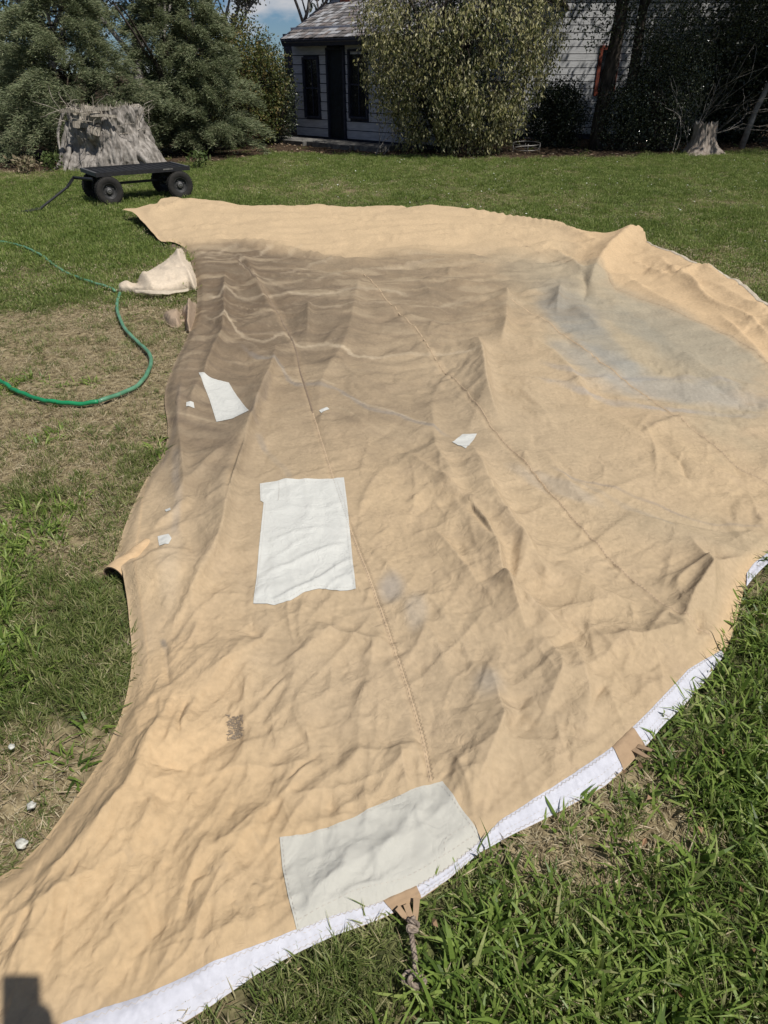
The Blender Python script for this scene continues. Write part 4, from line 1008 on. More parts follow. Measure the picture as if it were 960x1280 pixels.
V, F = leaves_mesh(np.c_[x, y, g.uniform(.02, .045, n)], np.c_[np.cos(a), np.sin(a), g.normal(0, .3, n)], np.c_[g.normal(0, .6, (n, 2)), np.ones(n)], g.uniform(.010, .028, n), g.uniform(.008, .016, n), .5)
tag(link('fallen_leaves', np_mesh('fallen_leaves', V, F), leaf_mat('fallen_leaf', [(.30, .16, .08), (.38, .24, .14), (.20, .10, .05)], .2, .8)), kind='stuff')

# ------------------------------------------------------------------ hose
hp = [(-140, 452), (-60, 462), (0, 477), (17, 487), (37, 495), (67, 502.5), (100, 504), (123, 502), (138, 497), (163, 487), (180, 473), (188, 457), (187, 443), (173, 428), (157, 412), (147, 390), (147, 376), (150, 366)]
def hose_pts(pp, z=.03, n=110):
    W = [tuple(float(k) for k in at(p[0], p[1], z)) for p in pp]; q = smoothline(W, n)
    return [Vector((a, b, z + .003 * math.sin(i * .35) + .002 * math.sin(i * .9))) for i, (a, b) in enumerate(q)]
def hose_mat(name, c, c1):
    return simple_mat(name, c, c1, 14, .35, .5, .15, .002)
M_H1 = hose_mat('hose_green', (.015, .26, .10), (.010, .17, .065)); M_H2 = hose_mat('hose_faded', (.14, .30, .185), (.07, .20, .11))
hose = empty('garden_hose', (float(at(60, 500)[0]), float(at(60, 500)[1]), 0)); tag(hose, 'green garden hose curving through the dry grass on the left', 'garden hose')
def addhose(pts, mat, lab):
    mb = MB(); rads = [.0125 * (1 + .03 * math.sin(i * 1.3)) for i in range(len(pts))]; mb.tube([p - hose.location for p in pts], rads, 12); o = mb.build('hose', mat, hose, True); o['label'] = lab
addhose(hose_pts(hp[:8]), M_H1, 'bright green length of hose'); addhose(hose_pts(hp[7:]), M_H2, 'dusty pale green length of hose')
addhose(hose_pts([(144, 364), (137, 360), (117, 353), (97, 347), (73, 335), (50, 318), (25, 307), (5, 303), (-40, 300)], .025), M_H2, 'dusty pale green length of hose beyond the flap')
# white stones
M_STONE = simple_mat('white_stone', (.62, .62, .56), (.30, .29, .24), 90, .9, bump=.5)
for i, (px, py, r, lab) in enumerate([(15, 935, .009, 'white pebble in the grass by the dry patch, farthest of three'), (40, 1008, .011, 'white pebble in the grass, middle one of the three by the canvas'), (28, 1056, .014, 'largest white pebble in the grass beside the left edge of the canvas')]):
    bm = bmesh.new(); bmesh.ops.create_icosphere(bm, subdivisions=3, radius=r)
    for v in bm.verts:
        k = 1 + .35 * perlin(v.co.x / r * 1.1 + i * 7, v.co.y / r * 1.1 + v.co.z / r, 260); v.co = v.co * float(k); v.co.z *= .7
    me = bpy.data.meshes.new('pebble'); bm.to_mesh(me); bm.free(); o = link('pebble', me, M_STONE); X_, Y_ = at(px, py, .035); o.location = (float(X_), float(Y_), .04)
    for p in me.polygons: p.use_smooth = True
    tag(o, lab, 'pebble', 'white pebbles in the grass')

# ------------------------------------------------------------------ cart
M_BLK = simple_mat('black_steel', (.022, .022, .024), (.012, .012, .013), 30, .5, .4, .15)
M_RUB = simple_mat('tyre_rubber', (.022, .021, .020), (.035, .032, .028), 25, .85, .2, .3, .004)
M_RIM = simple_mat('dusty_rim', (.045, .043, .04), (.02, .02, .02), 40, .6, .4, .1)
M_HUB = simple_mat('hub_metal', (.30, .29, .27), (.15, .14, .13), 60, .45, .5, .1, metal=.6)
M_GRT = simple_mat('grey_edge', (.13, .13, .13), (.07, .07, .07), 50, .6, .4, .1)
ca = R(36); nf = Vector(tuple(float(k) for k in at(140, 257)) + (0,))
cart = empty('garden_cart', (nf.x, nf.y, 0), ca); tag(cart, 'black flatbed garden cart with four tyres standing in front of the tree stump', 'cart')
WB, TW, WR = 1.02, .62, .185
def wheel(lx, ly, steer=0.0):
    M = Matrix.Translation((lx, ly, WR)) @ Matrix.Rotation(steer, 4, 'Z') @ Matrix.Rotation(R(90), 4, 'X')
    e = bpy.data.objects.new('wheel', None); COL.objects.link(e); e.parent = cart; e.matrix_local = M; e.empty_display_size = .05
    I = Matrix.Identity(4); t = MB()
    prof = [(.098, -.030), (.112, -.042), (.150, -.048), (.170, -.044), (.181, -.034), (.185, -.018), (.182, -.012), (.185, -.006), (.185, .006), (.182, .012), (.185, .018), (.181, .034), (.170, .044), (.150, .048), (.112, .042), (.098, .030), (.098, -.030)]
    t.revolve(prof, I, 40); o = t.build('tyre', M_RUB, e, True)
    t = MB()
    for k in range(36):                                             # tread blocks
        a = 2 * math.pi * k / 36
        for s in (-1, 1):
            t.box((.184 * math.cos(a), .184 * math.sin(a), s * .026), (.008, .020, .020), M=Matrix.Rotation(a + s * .03, 3, 'Z'))
    tb = t.build('tread', M_RUB, e); tb['kind'] = 'stuff'
    t = MB(); t.revolve([(.100, -.032), (.104, .034), (.098, .036), (.090, .022), (.080, .006), (.050, .004), (.042, .016), (.026, .020), (.0, .021)], I, 32); t.revolve([(.100, -.032), (.095, -.036), (.086, -.02), (.05, -.006), (0, -.006)], I, 24); t.build('rim', M_RIM, e, True)
    t = MB(); t.tube([(0, 0, -.06), (0, 0, .034)], .014, 14); t.revolve([(.036, .019), (.034, .026), (.02, .03)], I, 20)
    for k in range(4):
        a = k * math.pi / 2 + .4; t.tube([(.062 * math.cos(a), .062 * math.sin(a), .002), (.062 * math.cos(a), .062 * math.sin(a), .014)], .006, 6)
    t.build('hub', M_HUB, e, False)
wheel(0, 0, R(4)); wheel(WB, 0); wheel(0, TW, R(4)); wheel(WB, TW)
DZ = .40; x0, x1, y0, y1 = -.13, WB + .16, -.02, TW + .06
mb = MB(); mb.box(((x0 + x1) / 2, (y0 + y1) / 2, DZ), (x1 - x0 - .02, y1 - y0 - .02, .012)); mb.build('deck', M_BLK, cart)
for (cx, cy, sx, sy) in [((x0 + x1) / 2, y0, x1 - x0 + .03, .03), ((x0 + x1) / 2, y1, x1 - x0 + .03, .03)]:
    mb = MB(); mb.box((cx, cy, DZ - .005), (sx, sy, .052)); mb.build('side_rail', M_BLK, cart)
for cx in (x0, x1):
    mb = MB(); mb.box((cx, (y0 + y1) / 2, DZ - .003), (.03, y1 - y0 - .032, .05)); mb.build('end_rail', M_GRT, cart)
mb = MB()
for i in range(1, 14):
    xx = x0 + (x1 - x0) * i / 14; mb.box((xx, (y0 + y1) / 2, DZ + .008), (.010, y1 - y0 - .06, .006))
o = mb.build('deck_rib', M_BLK, cart); o['kind'] = 'stuff'
mb = MB(); mb.box(((x0 + x1) / 2 + .34, y0 - .018, DZ + .004), (.14, .006, .018)); mb.build('plate', M_HUB, cart)
for xx in (0, WB):
    mb = MB(); mb.tube([(xx, -.03, WR), (xx, TW + .03, WR)], .013, 10); mb.box((xx, TW / 2, WR + .02), (.05, TW - .12, .03)); mb.build('axle', M_BLK, cart)
    for yy in (.12, TW - .12):
        mb = MB(); mb.tube([(xx - .10, yy, DZ - .03), (xx - .05, yy, WR + .02), (xx + .05, yy, WR + .02), (xx + .10, yy, DZ - .03)], .012, 8); mb.build('bracket', M_BLK, cart)
mb = MB(); mb.box((WB / 2, TW / 2, WR + .05), (WB - .1, .04, .03)); mb.build('centre_beam', M_BLK, cart)
def loc(p): v = Vector(p) - cart.location; v.rotate(Matrix.Rotation(-ca, 3, 'Z')); return v
h0 = loc(tuple(float(k) for k in at(108, 221, .33)) + (.33,)); 
hA = Vector((x0 - .02, TW / 2 - .2, .33)); 
hB = loc(tuple(float(k) for k in at(92, 222, .31)) + (.31,)); hC = loc(tuple(float(k) for k in at(84, 234, .24)) + (.24,)); hD = loc(tuple(float(k) for k in at(50, 261, .04)) + (.04,))
mb = MB(); mb.tube([hA, hB, hC], [.022, .022, .019], 10); mb.tube([hC, hD], .015, 10); mb.build('handle', M_BLK, cart, False)
gd = (hD - hC).normalized().cross(Vector((0, 0, 1))).normalized(); gA = loc(tuple(float(k) for k in at(33, 265, .03)) + (.03,))
mb = MB(); mb.tube([hD - gd * .02, gA], .012, 8); mb.tube([hD + gd * .05, gA + gd * .06], .012, 8); mb.tube([gA - gd * .03, gA + gd * .09], .014, 8); mb.tube([hD - gd * .03, hD + gd * .06], .012, 8); mb.build('grip', M_BLK, cart)

# ------------------------------------------------------------------ the big stump behind the cart
M_BARK = simple_mat('grey_bark', (.40, .365, .325), (.085, .072, .06), 7, .95, .1, .8, .04, stretch=(2.2, 2.2, .9), detail=10, lo=.22, hi=.72)
M_WOOD = simple_mat('weathered_wood', (.45, .40, .33), (.17, .145, .115), 9, .9, .1, .6, .03, stretch=(4, 4, .5), detail=8)
sc_ = atD(141, 205, 14.6); scx, scy = sc_.x, 14.75
stump = empty('tree_stump', (scx, scy, 0)); tag(stump, 'huge weathered grey tree stump with splintered top behind the garden cart', 'tree stump')
na, nh = 360, 120; A, Hh = np.meshgrid(np.linspace(0, 2 * np.pi, na, endpoint=False), np.linspace(0, 1, nh))
topn = .95 + .05 * fbm(np.cos(A) * 2, np.sin(A) * 2, 301, 3) + .04 * perlin(A * 14, Hh * 0, 303) + .03 * np.cos(A * 2 + .6)
rad = .60 + .26 * (1 - Hh) ** 2.0 + .16 * np.maximum(0, np.cos(A + .25)) ** 3 * (1 - Hh) ** 1.3 + .14 * np.maximum(0, np.cos(A - 3.5)) ** 6 * (1 - Hh) ** 2.5
rad += .10 * fbm(np.cos(A) * 2.2, np.sin(A) * 2.2 + Hh * .5, 305, 3) + .06 * facet(A * 2.2, Hh * 2.0, 2.0, 306) + .03 * facet(A * 3, Hh * 1.6, 4.0, 308) + .030 * (1 - 2 * np.abs(perlin(A * 7 + .8 * perlin(A * 2, Hh * 3, 311), Hh * 1.4, 307))) + .013 * (1 - 2 * np.abs(perlin(A * 19 + perlin(A * 3, Hh * 5, 313), Hh * 3.0, 309))) + .018 * perlin(A * 45, Hh * 6, 315) + .03 * fbm(A * 4, Hh * 6, 317, 3)
# a hollow in the front
aa = ((A + np.pi / 2 + .15 + np.pi) % (2 * np.pi)) - np.pi
rad -= .16 * np.exp(-(aa / .22) ** 2 - ((Hh - .42) / .14) ** 2) + .08 * np.exp(-((aa + .5) / .12) ** 2 - ((Hh - .25) / .28) ** 2)
rad += .07 * np.exp(-((aa - .02) / .16) ** 2 - ((Hh - .68) / .10) ** 2)
V = np.stack([rad * np.cos(A), rad * np.sin(A), Hh * topn * 1.08 - .03], -1).reshape(-1, 3)
idx = np.arange(na * nh).reshape(nh, na); nx_ = np.roll(idx, -1, 1)
F = np.stack([idx[:-1].ravel(), nx_[:-1].ravel(), nx_[1:].ravel(), idx[1:].ravel()], 1)
link('trunk', np_mesh('trunk', V, F, True), M_BARK, stump)
rt = V.reshape(nh, na, 3)[-1]; rings = [rt]
for k in (.85, .6, .35, .1): q = rt.copy(); q[:, :2] *= k; q[:, 2] += -.03 - .05 * (1 - k) + .05 * perlin(q[:, 0] * 6, q[:, 1] * 6, 320); rings.append(q)
VT = np.vstack(rings); idx = np.arange(len(VT)).reshape(5, na); nx_ = np.roll(idx, -1, 1); F = np.stack([idx[:-1].ravel(), nx_[:-1].ravel(), nx_[1:].ravel(), idx[1:].ravel()], 1)
link('broken_top', np_mesh('broken_top', VT, F, False), M_WOOD, stump)
def shards(n, hmin, hmax, seed, rr_=(.35, .62), zb=.98):
    r = np.random.default_rng(seed); mb = MB()
    for i in range(n):
        a = r.uniform(0, 2 * np.pi); q = r.uniform(*rr_); h = r.uniform(hmin, hmax); wd = r.uniform(.008, .03)
        p = Vector((q * math.cos(a), q * math.sin(a), zb + r.uniform(-.05, .03))); ln = Vector((r.normal(0, .25), r.normal(0, .25), 1)).normalized(); t = Vector((-math.sin(a), math.cos(a), 0)) * wd; o_ = Vector((math.cos(a), math.sin(a), 0)) * wd * .6
        tip = p + ln * h; mb.add([p - t - o_, p + t - o_, p + t + o_, p - t + o_, tip], [(0, 1, 4), (1, 2, 4), (2, 3, 4), (3, 0, 4)])
    return mb
tag(shards(190, .03, .13, 5, zb=.95).build('splinters', M_WOOD, stump), kind='stuff')
for k, (dx, dz, sx, sz, rz_, mt) in enumerate([(-.25, .83, .26, .25, .1, M_WOOD), (.02, .86, .20, .20, -.1, M_WOOD), (-.02, .66, .20, .14, .2, M_WOOD), (.2, .9, .45, .05, .05, M_WOOD), (-.38, .97, .35, .05, .0, M_WOOD), (.1, .99, .5, .045, -.06, M_WOOD)]):
    bm = bmesh.new(); bmesh.ops.create_cube(bm, size=1); bmesh.ops.subdivide_edges(bm, edges=bm.edges, cuts=3, use_grid_fill=True)
    for v in bm.verts:
        v.co = Vector((v.co.x * sx, v.co.y * .05, v.co.z * sz)); v.co += Vector((perlin(v.co.x * 9 + k, v.co.z * 9, 330), perlin(v.co.x * 7, v.co.z * 7 + k, 331) * .8, perlin(v.co.x * 8, v.co.z * 5 + k * 3, 332))) * .03
    me = bpy.data.meshes.new('bark_slab'); bm.to_mesh(me); bm.free(); o = link('bark_slab', me, mt, stump); o.location = (dx, -.64 - .02 * k, dz); o.rotation_euler = (R(-6), rz_, .15)
mb = MB(); rs = random.Random(8)
for i in range(70):                                                 # dead vine stalks on and round the top
    a = rs.uniform(0, 6.28) if i % 3 else rs.uniform(2.4, 3.8); q = rs.uniform(.45, .85); p = Vector((q * math.cos(a), q * math.sin(a), rs.uniform(.5, 1.0))); pts = [p]
    d = Vector((rs.gauss(0, .5) + .5 * math.cos(a), rs.gauss(0, .5), rs.uniform(.2, 1.0)))
    for k in range(5): d += Vector((rs.gauss(0, .35), rs.gauss(0, .35), rs.gauss(-.05, .3))); pts.append(pts[-1] + d.normalized() * rs.uniform(.05, .12))
    mb.tube(pts, [.006] * 4 + [.004, .002], 4)
o = mb.build('dead_vine', M_WOOD, stump); o['kind'] = 'stuff'
mb = MB()
for pts, r0 in [([(-.62, -.25, .75), (-.78, -.4, .35), (-.9, -.5, .05), (-1.1, -.6, -.03)], .07), ([(-.6, -.35, .5), (-.66, -.6, .2), (-.7, -.8, -.02)], .06), ([(.55, -.45, .35), (.85, -.6, .12), (1.1, -.65, -.02)], .08), ([(-.7, -.2, .95), (-.85, -.3, .6), (-.83, -.45, .3)], .035)]:
    p = smoothline(pts, 14); mb = MB(); mb.tube([tuple(k) for k in p], [r0 * (1 - .5 * i / 13) * (1 + .15 * math.sin(i * 2.1)) for i in range(14)], 9); mb.build('root', M_BARK, stump, True)

# ------------------------------------------------------------------ cottage
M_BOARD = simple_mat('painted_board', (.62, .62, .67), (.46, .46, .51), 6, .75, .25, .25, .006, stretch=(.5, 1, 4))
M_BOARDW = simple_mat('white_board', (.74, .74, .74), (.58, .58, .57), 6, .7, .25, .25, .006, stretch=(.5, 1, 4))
M_TRIM_SHADE = simple_mat('dark_trim_and_shade', (.05, .055, .08), (.03, .03, .045), 12, .6, .3, .1)  # trim paint, also the painted shade behind boards and in the recess
M_DOOR = simple_mat('dark_door', (.018, .024, .032), (.012, .014, .018), 10, .5, .3, .1)
M_GLASS, _nt, _b = mat_new('window_glass', .08, .6); _b.inputs['Base Color'].default_value = (.015, .016, .02, 1)
M_SHIN = leaf_mat('old_shingle', [(.085, .078, .074), (.14, .13, .125), (.20, .165, .15), (.27, .26, .255), (.37, .37, .38), (.11, .10, .098)], 0, .85)
M_ROOFB = simple_mat('roof_deck', (.09, .075, .065), rough=.9)
M_BRICKR = simple_mat('old_red_brick', (.30, .10, .065), (.14, .06, .045), 12, .9, .2, .4)
M_SLAB = simple_mat('stone_slab', (.20, .19, .17), (.08, .075, .07), 8, .9, .2, .5)
M_CURT = simple_mat('faded_curtain', (.30, .28, .27), (.18, .17, .16), 18, .9, .1, .3, stretch=(5, 5, .3))

cot = empty('cottage', (-2.35, 20.95, 0)); tag(cot, 'low weatherboard cottage with shingle roof, dark door and narrow windows behind the trees', 'cottage')
O = Vector((-2.35, 20.95, 0)); U = Vector((.75, -.661, 0)).normalized(); NO = Vector((-U.y * -1, 0, 0))
NO = Vector((U.y, -U.x, 0)).normalized()                            # outward, towards the lawn
IN = -NO; rzw = math.atan2(U.y, U.x)
def wall_hit(px, py):
    d = Vector([float(k) for k in ray(px, py)]); t = ((O - Vector((0, 0, CAM_H))).dot(NO)) / d.dot(NO); P = Vector((0, 0, CAM_H)) + d * t
    return (P - O).dot(U), P.z
def lp(u, n, z): return U * u + NO * n + Vector((0, 0, z))           # cottage-local point: along wall, out from wall, up
_cubes = {}
def piece(name, c, size, rz, mat, parent, M=None, bevel=.0):
    """one box-shaped piece; alike pieces share their mesh"""
    key = (tuple(round(s, 4) for s in size), mat.name)
    if key not in _cubes:
        mb = MB(); mb.box((0, 0, 0), size); me = bpy.data.meshes.new(name); me.from_pydata(mb.v, [], mb.f); me.materials.append(mat); me.update(); _cubes[key] = me
    o = bpy.data.objects.new(name, _cubes[key]); COL.objects.link(o); o.parent = parent; o.location = c; o.rotation_euler = (0, 0, rz)
    if M is not None: o.rotation_euler = M
    return o
# openings measured along the wall: (u0, u1, z0, z1, kind)
ops = []
for (xa, xb, yt, yb, kind) in [(380, 397, 74, 145, 'window'), (409.5, 429, 62, 178, 'door'), (437, 458, 64, 146, 'window')]:
    u0, z1 = wall_hit(xa, yt); u1, _ = wall_hit(xb, yt); _, z0 = wall_hit((xa + xb) / 2, yb); ops.append((u0, u1, max(z0, .12) if kind == 'window' else .10, z1, kind))
WL, WH = 4.9, 2.42
wall = piece('wall', lp(WL / 2, -.14, WH / 2), (WL, .2, WH), rzw, M_TRIM_SHADE, cot)  # dark backing paints in the shadow lines between the boards
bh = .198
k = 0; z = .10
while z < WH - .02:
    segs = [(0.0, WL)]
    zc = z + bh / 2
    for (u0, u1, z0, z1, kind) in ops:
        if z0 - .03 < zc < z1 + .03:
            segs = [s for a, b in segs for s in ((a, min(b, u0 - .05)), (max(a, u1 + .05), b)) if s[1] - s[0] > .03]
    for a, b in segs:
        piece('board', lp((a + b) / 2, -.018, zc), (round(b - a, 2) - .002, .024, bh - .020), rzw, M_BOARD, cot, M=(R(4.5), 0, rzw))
    z += bh
for (u0, u1, z0, z1, kind) in ops:
    uw, zh = u1 - u0, z1 - z0; uc, zc = (u0 + u1) / 2, (z0 + z1) / 2
    e = bpy.data.objects.new(kind, None); COL.objects.link(e); e.parent = cot; e.location = lp(uc, 0, zc); e.rotation_euler = (0, 0, rzw)
    def sp_(name, c, size, mat):
        mb = MB(); mb.box((0, 0, 0), size); o = mb.build(name, mat, e); o.location = c; return o
    sp_('frame', (-uw / 2 - .02, -.02, 0), (.05, .06, zh + .08), M_TRIM_SHADE); sp_('frame', (uw / 2 + .02, -.02, 0), (.05, .06, zh + .08), M_TRIM_SHADE); sp_('lintel', (0, -.02, zh / 2 + .02), (uw - .012, .06, .05), M_TRIM_SHADE)
    if kind == 'window':
        sp_('sill', (0, -.03, -zh / 2 - .02), (uw - .012, .09, .04), M_TRIM_SHADE); sp_('pane', (0, .025, zh / 4), (uw - .02, .01, zh / 2 - .03), M_GLASS); sp_('pane', (0, .035, -zh / 4), (uw - .02, .01, zh / 2 - .03), M_GLASS)
        sp_('sash_bar', (0, .012, 0), (uw - .012, .03, .035), M_TRIM_SHADE); sp_('sash_bar', (0, .012, 0), (.022, .022, zh - .05), M_TRIM_SHADE)
    else:
        sp_('door_panel', (0, .025, 0), (uw - .02, .03, zh - .02), M_DOOR)
        for zz in (-.5, .25): sp_('door_moulding', (0, .008, zz), (uw * .55, .012, .5), M_DOOR)
        sp_('lamp_box', (uw * .25, -.05, zh / 2 + .09), (.14, .10, .16), M_DOOR)
# recess and lean-to left of the wall, its back wall coloured dark to stand in for deep shade
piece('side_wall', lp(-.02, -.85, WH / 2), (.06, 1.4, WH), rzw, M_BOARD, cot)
piece('recessed_wall', lp(-1.0, -1.55, WH / 2), (2.0, .1, WH), rzw, M_TRIM_SHADE, cot)
piece('porch_post', lp(-.85, .38, 1.1), (.10, .10, 2.2), rzw, M_TRIM_SHADE, cot)
# roof: eave over the wall, rising inwards
_d = Vector([float(k) for k in ray(352, 50)]); _t = ((O + NO * .42 - Vector((0, 0, CAM_H))).dot(NO)) / _d.dot(NO); EV = Vector((0, 0, CAM_H)) + _d * _t
print('eave', EV); eu = (EV - O).dot(U); ev = (EV - O).dot(NO); ez = EV.z
pit = math.atan(.46); rl = 3.6
def rpnt(u, s, h=0.0):                                               # u along the eave, s up the slope, h off the deck
    return lp(u, ev - s * math.cos(pit), ez + s * math.sin(pit)) + (NO * math.sin(pit) + Vector((0, 0, math.cos(pit)))) * h
mb = MB(); ue = 5.2
c = [rpnt(eu, 0), rpnt(ue, 0), rpnt(ue, rl), rpnt(eu, rl)]; up = Vector((0, 0, -.07)); mb.add(c + [p + up for p in c], [(0, 1, 2, 3), (7, 6, 5, 4), (0, 4, 5, 1), (1, 5, 6, 2), (2, 6, 7, 3), (3, 7, 4, 0)])
c2 = [rpnt(eu, rl), rpnt(ue, rl)]; c2 = [c2[0], c2[1], c2[1] + IN * rl * math.cos(pit) + Vector((0, 0, -rl * math.sin(pit))), c2[0] + IN * rl * math.cos(pit) + Vector((0, 0, -rl * math.sin(pit)))]
mb.add(c2 + [p + up for p in c2], [(0, 1, 2, 3), (7, 6, 5, 4), (0, 4, 5, 1), (1, 5, 6, 2), (2, 6, 7, 3), (3, 7, 4, 0)])
roof = mb.build('roof', M_ROOFB, cot)
mb = MB(); rs = random.Random(4); s = 0; row = 0
while s < rl - .05:
    uu = eu - .02 + (row % 2) * .07
    while uu < ue:
        wv = rs.uniform(.10, .19); a, b = uu, uu + wv - .008; h = .012 + rs.uniform(0, .008); t = .010
        A0, B0, C0, D0 = rpnt(a, s, h + .016), rpnt(b, s, h + .016 + rs.uniform(-.004, .004)), rpnt(b, s + .26, h), rpnt(a, s + .26, h); dn = Vector((0, 0, -t))
        mb.add([A0, B0, C0, D0, A0 + dn, B0 + dn], [(0, 1, 2, 3), (0, 4, 5, 1)]); uu += wv
    s += .16; row += 1
o = mb.build('shingles', M_SHIN, roof); o['kind'] = 'stuff'
mb = MB(); mb.add([rpnt(eu - .03, -.02, .0), rpnt(ue, -.02, .0), rpnt(ue, -.02, -.14), rpnt(eu - .03, -.02, -.14), rpnt(eu - .03, .0, .0), rpnt(ue, .0, .0), rpnt(ue, .0, -.14), rpnt(eu - .03, .0, -.14)], [(0, 1, 2, 3), (7, 6, 5, 4), (0, 4, 5, 1), (3, 2, 6, 7)])
mb.build('fascia', M_TRIM_SHADE, roof)
mb = MB(); mb.add([rpnt(eu - .05, 0, .03), rpnt(eu - .02, 0, .03), rpnt(eu - .02, rl, .03), rpnt(eu - .05, rl, .03), rpnt(eu - .05, 0, -.12), rpnt(eu - .02, 0, -.12), rpnt(eu - .02, rl, -.12), rpnt(eu - .05, rl, -.12)], [(0, 1, 2, 3), (7, 6, 5, 4), (0, 4, 5, 1), (1, 5, 6, 2), (2, 6, 7, 3), (3, 7, 4, 0)])
mb.build('barge_board', M_TRIM_SHADE, roof)
mb = MB(); cp_ = rpnt(eu + .55, 2.2, .25); mb.box(tuple(cp_), (.34, .34, 1.1), rzw); mb.box(tuple(cp_ + Vector((0, 0, .58))), (.42, .42, .08), rzw); mb.build('chimney', M_BRICKR, roof)
for i in range(5): piece('step_slab', lp(.4 + i * .8, .75 + .08 * (i % 2), .05), (.74, .85, .10), rzw + .02 * (i % 3 - 1), M_SLAB, cot)

# the sunlit white wing to the right
wing = empty('cottage_wing', (4.2, 21.0, 0)); tag(wing, 'white weatherboard wing of the house glimpsed between the tree trunks on the right', 'house')
z = .12; ww = 7.6; yb = 0.0
piece('wall', (1.6, .12, 2.1), (ww, .2, 4.2), 0, M_TRIM_SHADE, wing)  # dark behind the boards in place of their shadow lines
wins = [(1.35, 1.80, 1.05, 2.05)]
while z < 4.2:
    segs = [(1.6 - ww / 2, 1.6 + ww / 2)]; zc = z + .075
    for (u0, u1, z0, z1) in wins:
        if z0 < zc < z1: segs = [s for a, b in segs for s in ((a, min(b, u0 - .05)), (max(a, u1 + .05), b)) if s[1] - s[0] > .03]
    for a, b in segs: piece('board', ((a + b) / 2, -.01, zc), (round(b - a, 2) - .002, .022, .130), 0, M_BOARDW, wing, M=(R(5), 0, 0))
    z += .15
M_RED = simple_mat('rust_red_paint', (.24, .06, .035), (.12, .04, .03), 14, .8, .2, .3)
for (u0, u1, z0, z1) in wins:
    e = bpy.data.objects.new('window', None); COL.objects.link(e); e.parent = wing; e.location = ((u0 + u1) / 2, 0, (z0 + z1) / 2)
    uw, zh = u1 - u0, z1 - z0
    for nm, c, sz, mt in [('frame', (-uw / 2, -.02, 0), (.08, .07, zh + .1), M_RED), ('frame', (uw / 2, -.02, 0), (.08, .07, zh + .1), M_RED), ('lintel', (0, -.02, zh / 2), (uw - .084, .07, .09), M_RED), ('sill', (0, -.03, -zh / 2), (uw - .084, .1, .06), M_RED), ('pane', (0, .01, 0), (uw - .08, .01, zh - .08), M_GLASS), ('shutter', (.08, -.03, .1), (uw * .55, .02, zh * .7), M_RED)]:
        mb = MB(); mb.box((0, 0, 0), sz); o = mb.build(nm, mt, e); o.location = c
mb = MB(); mb.add([(1.6 - ww / 2 - .3, -.45, 4.1), (1.6 + ww / 2 + .3, -.45, 4.1), (1.6 + ww / 2 + .3, 3.2, 6.0), (1.6 - ww / 2 - .3, 3.2, 6.0), (1.6 - ww / 2 - .3, -.45, 4.0), (1.6 + ww / 2 + .3, -.45, 4.0), (1.6 + ww / 2 + .3, 3.2, 5.9), (1.6 - ww / 2 - .3, 3.2, 5.9)], [(0, 1, 2, 3), (7, 6, 5, 4), (0, 4, 5, 1), (1, 5, 6, 2), (2, 6, 7, 3), (3, 7, 4, 0)])
mb.build('roof', M_ROOFB, wing)
for xx in (1.6 - ww / 2 - .06, 1.6 + ww / 2 + .06): piece('end_wall', (xx, 1.6, 2.1), (.1, 3.2, 4.2), 0, M_BOARDW, wing)

# ------------------------------------------------------------------ trees and shrubs
gt = np.random.default_rng(77)
def unit(n): v = gt.normal(size=(n, 3)); return v / np.linalg.norm(v, axis=1)[:, None]
def clumps(center, radii, nclump, shell=.55, zmin=.05, sag=0.0):
    """clump centres spread through an ellipsoid, more of them near its skin"""
    d = unit(nclump * 3); r = shell + (1 - shell) * gt.random(nclump * 3) ** .6; r = np.where(gt.random(nclump * 3) < .2, r * gt.random(nclump * 3), r)
    r = r * (1 + .22 * fbm(d[:, 0] * 2.2 + center[0], d[:, 2] * 2.2 + d[:, 1], 401, 3))
    P = np.array(center) + d * r[:, None] * np.array(radii); ok = P[:, 2] > zmin
    return P[ok][:nclump], d[ok][:nclump]
def crown(name, parent, mat, C_, per, sig, L, W, dirf, seed=0, kind=None):
    r = np.random.default_rng(seed); n = len(C_) * per; base = np.repeat(C_, per, 0); 
    P = base + r.normal(size=(n, 3)) * np.asarray(sig); D = dirf(r, n, base); Nm = r.normal(size=(n, 3))
    ok = P[:, 2] > .02
    V, F = leaves_mesh(P[ok], D[ok], Nm[ok], r.uniform(L[0], L[1], n)[ok], r.uniform(W[0], W[1], n)[ok])
    return link(name, np_mesh(name, V, F), mat, parent)
def rnd_dir(r, n, b): return r.normal(size=(n, 3)) + np.array([0, 0, -.25])
def tree_wood(mb, p, d, L, r, depth, rs, spread=.6, upb=.15, segs=5, kids=3, wig=.13, minr=.004, ends=None):
    pts = [p.copy()]; rad = [r]; q = p.copy(); dd = d.copy()
    for i in range(segs):
        dd = (dd + Vector((rs.gauss(0, wig), rs.gauss(0, wig), rs.gauss(0, wig) + upb * .3))).normalized(); q = q + dd * L / segs; pts.append(q.copy()); rad.append(max(minr, r * (1 - .5 * (i + 1) / segs)))
    mb.tube(pts, rad, 8 if r > .05 else (5 if r > .015 else 3), cap=r > .05)
    if ends is not None and depth <= 1: ends.extend([tuple(x) for x in pts[2:]])
    if depth <= 0: return
    for k in range(kids):
        i = rs.randint(max(1, segs // 2), segs); ax = Vector((rs.gauss(0, 1), rs.gauss(0, 1), rs.gauss(0, .5))).normalized()
        nd = (dd + ax * spread).normalized(); nd.z += upb * .5
        tree_wood(mb, pts[i], nd.normalized(), L * rs.uniform(.55, .8), rad[i] * rs.uniform(.5, .7), depth - 1, rs, spread, upb, segs, kids, wig, minr, ends)
M_TRK = simple_mat('dark_bark', (.085, .070, .058), (.030, .025, .020), 10, .95, .1, .9, .03, stretch=(2, 2, .5))
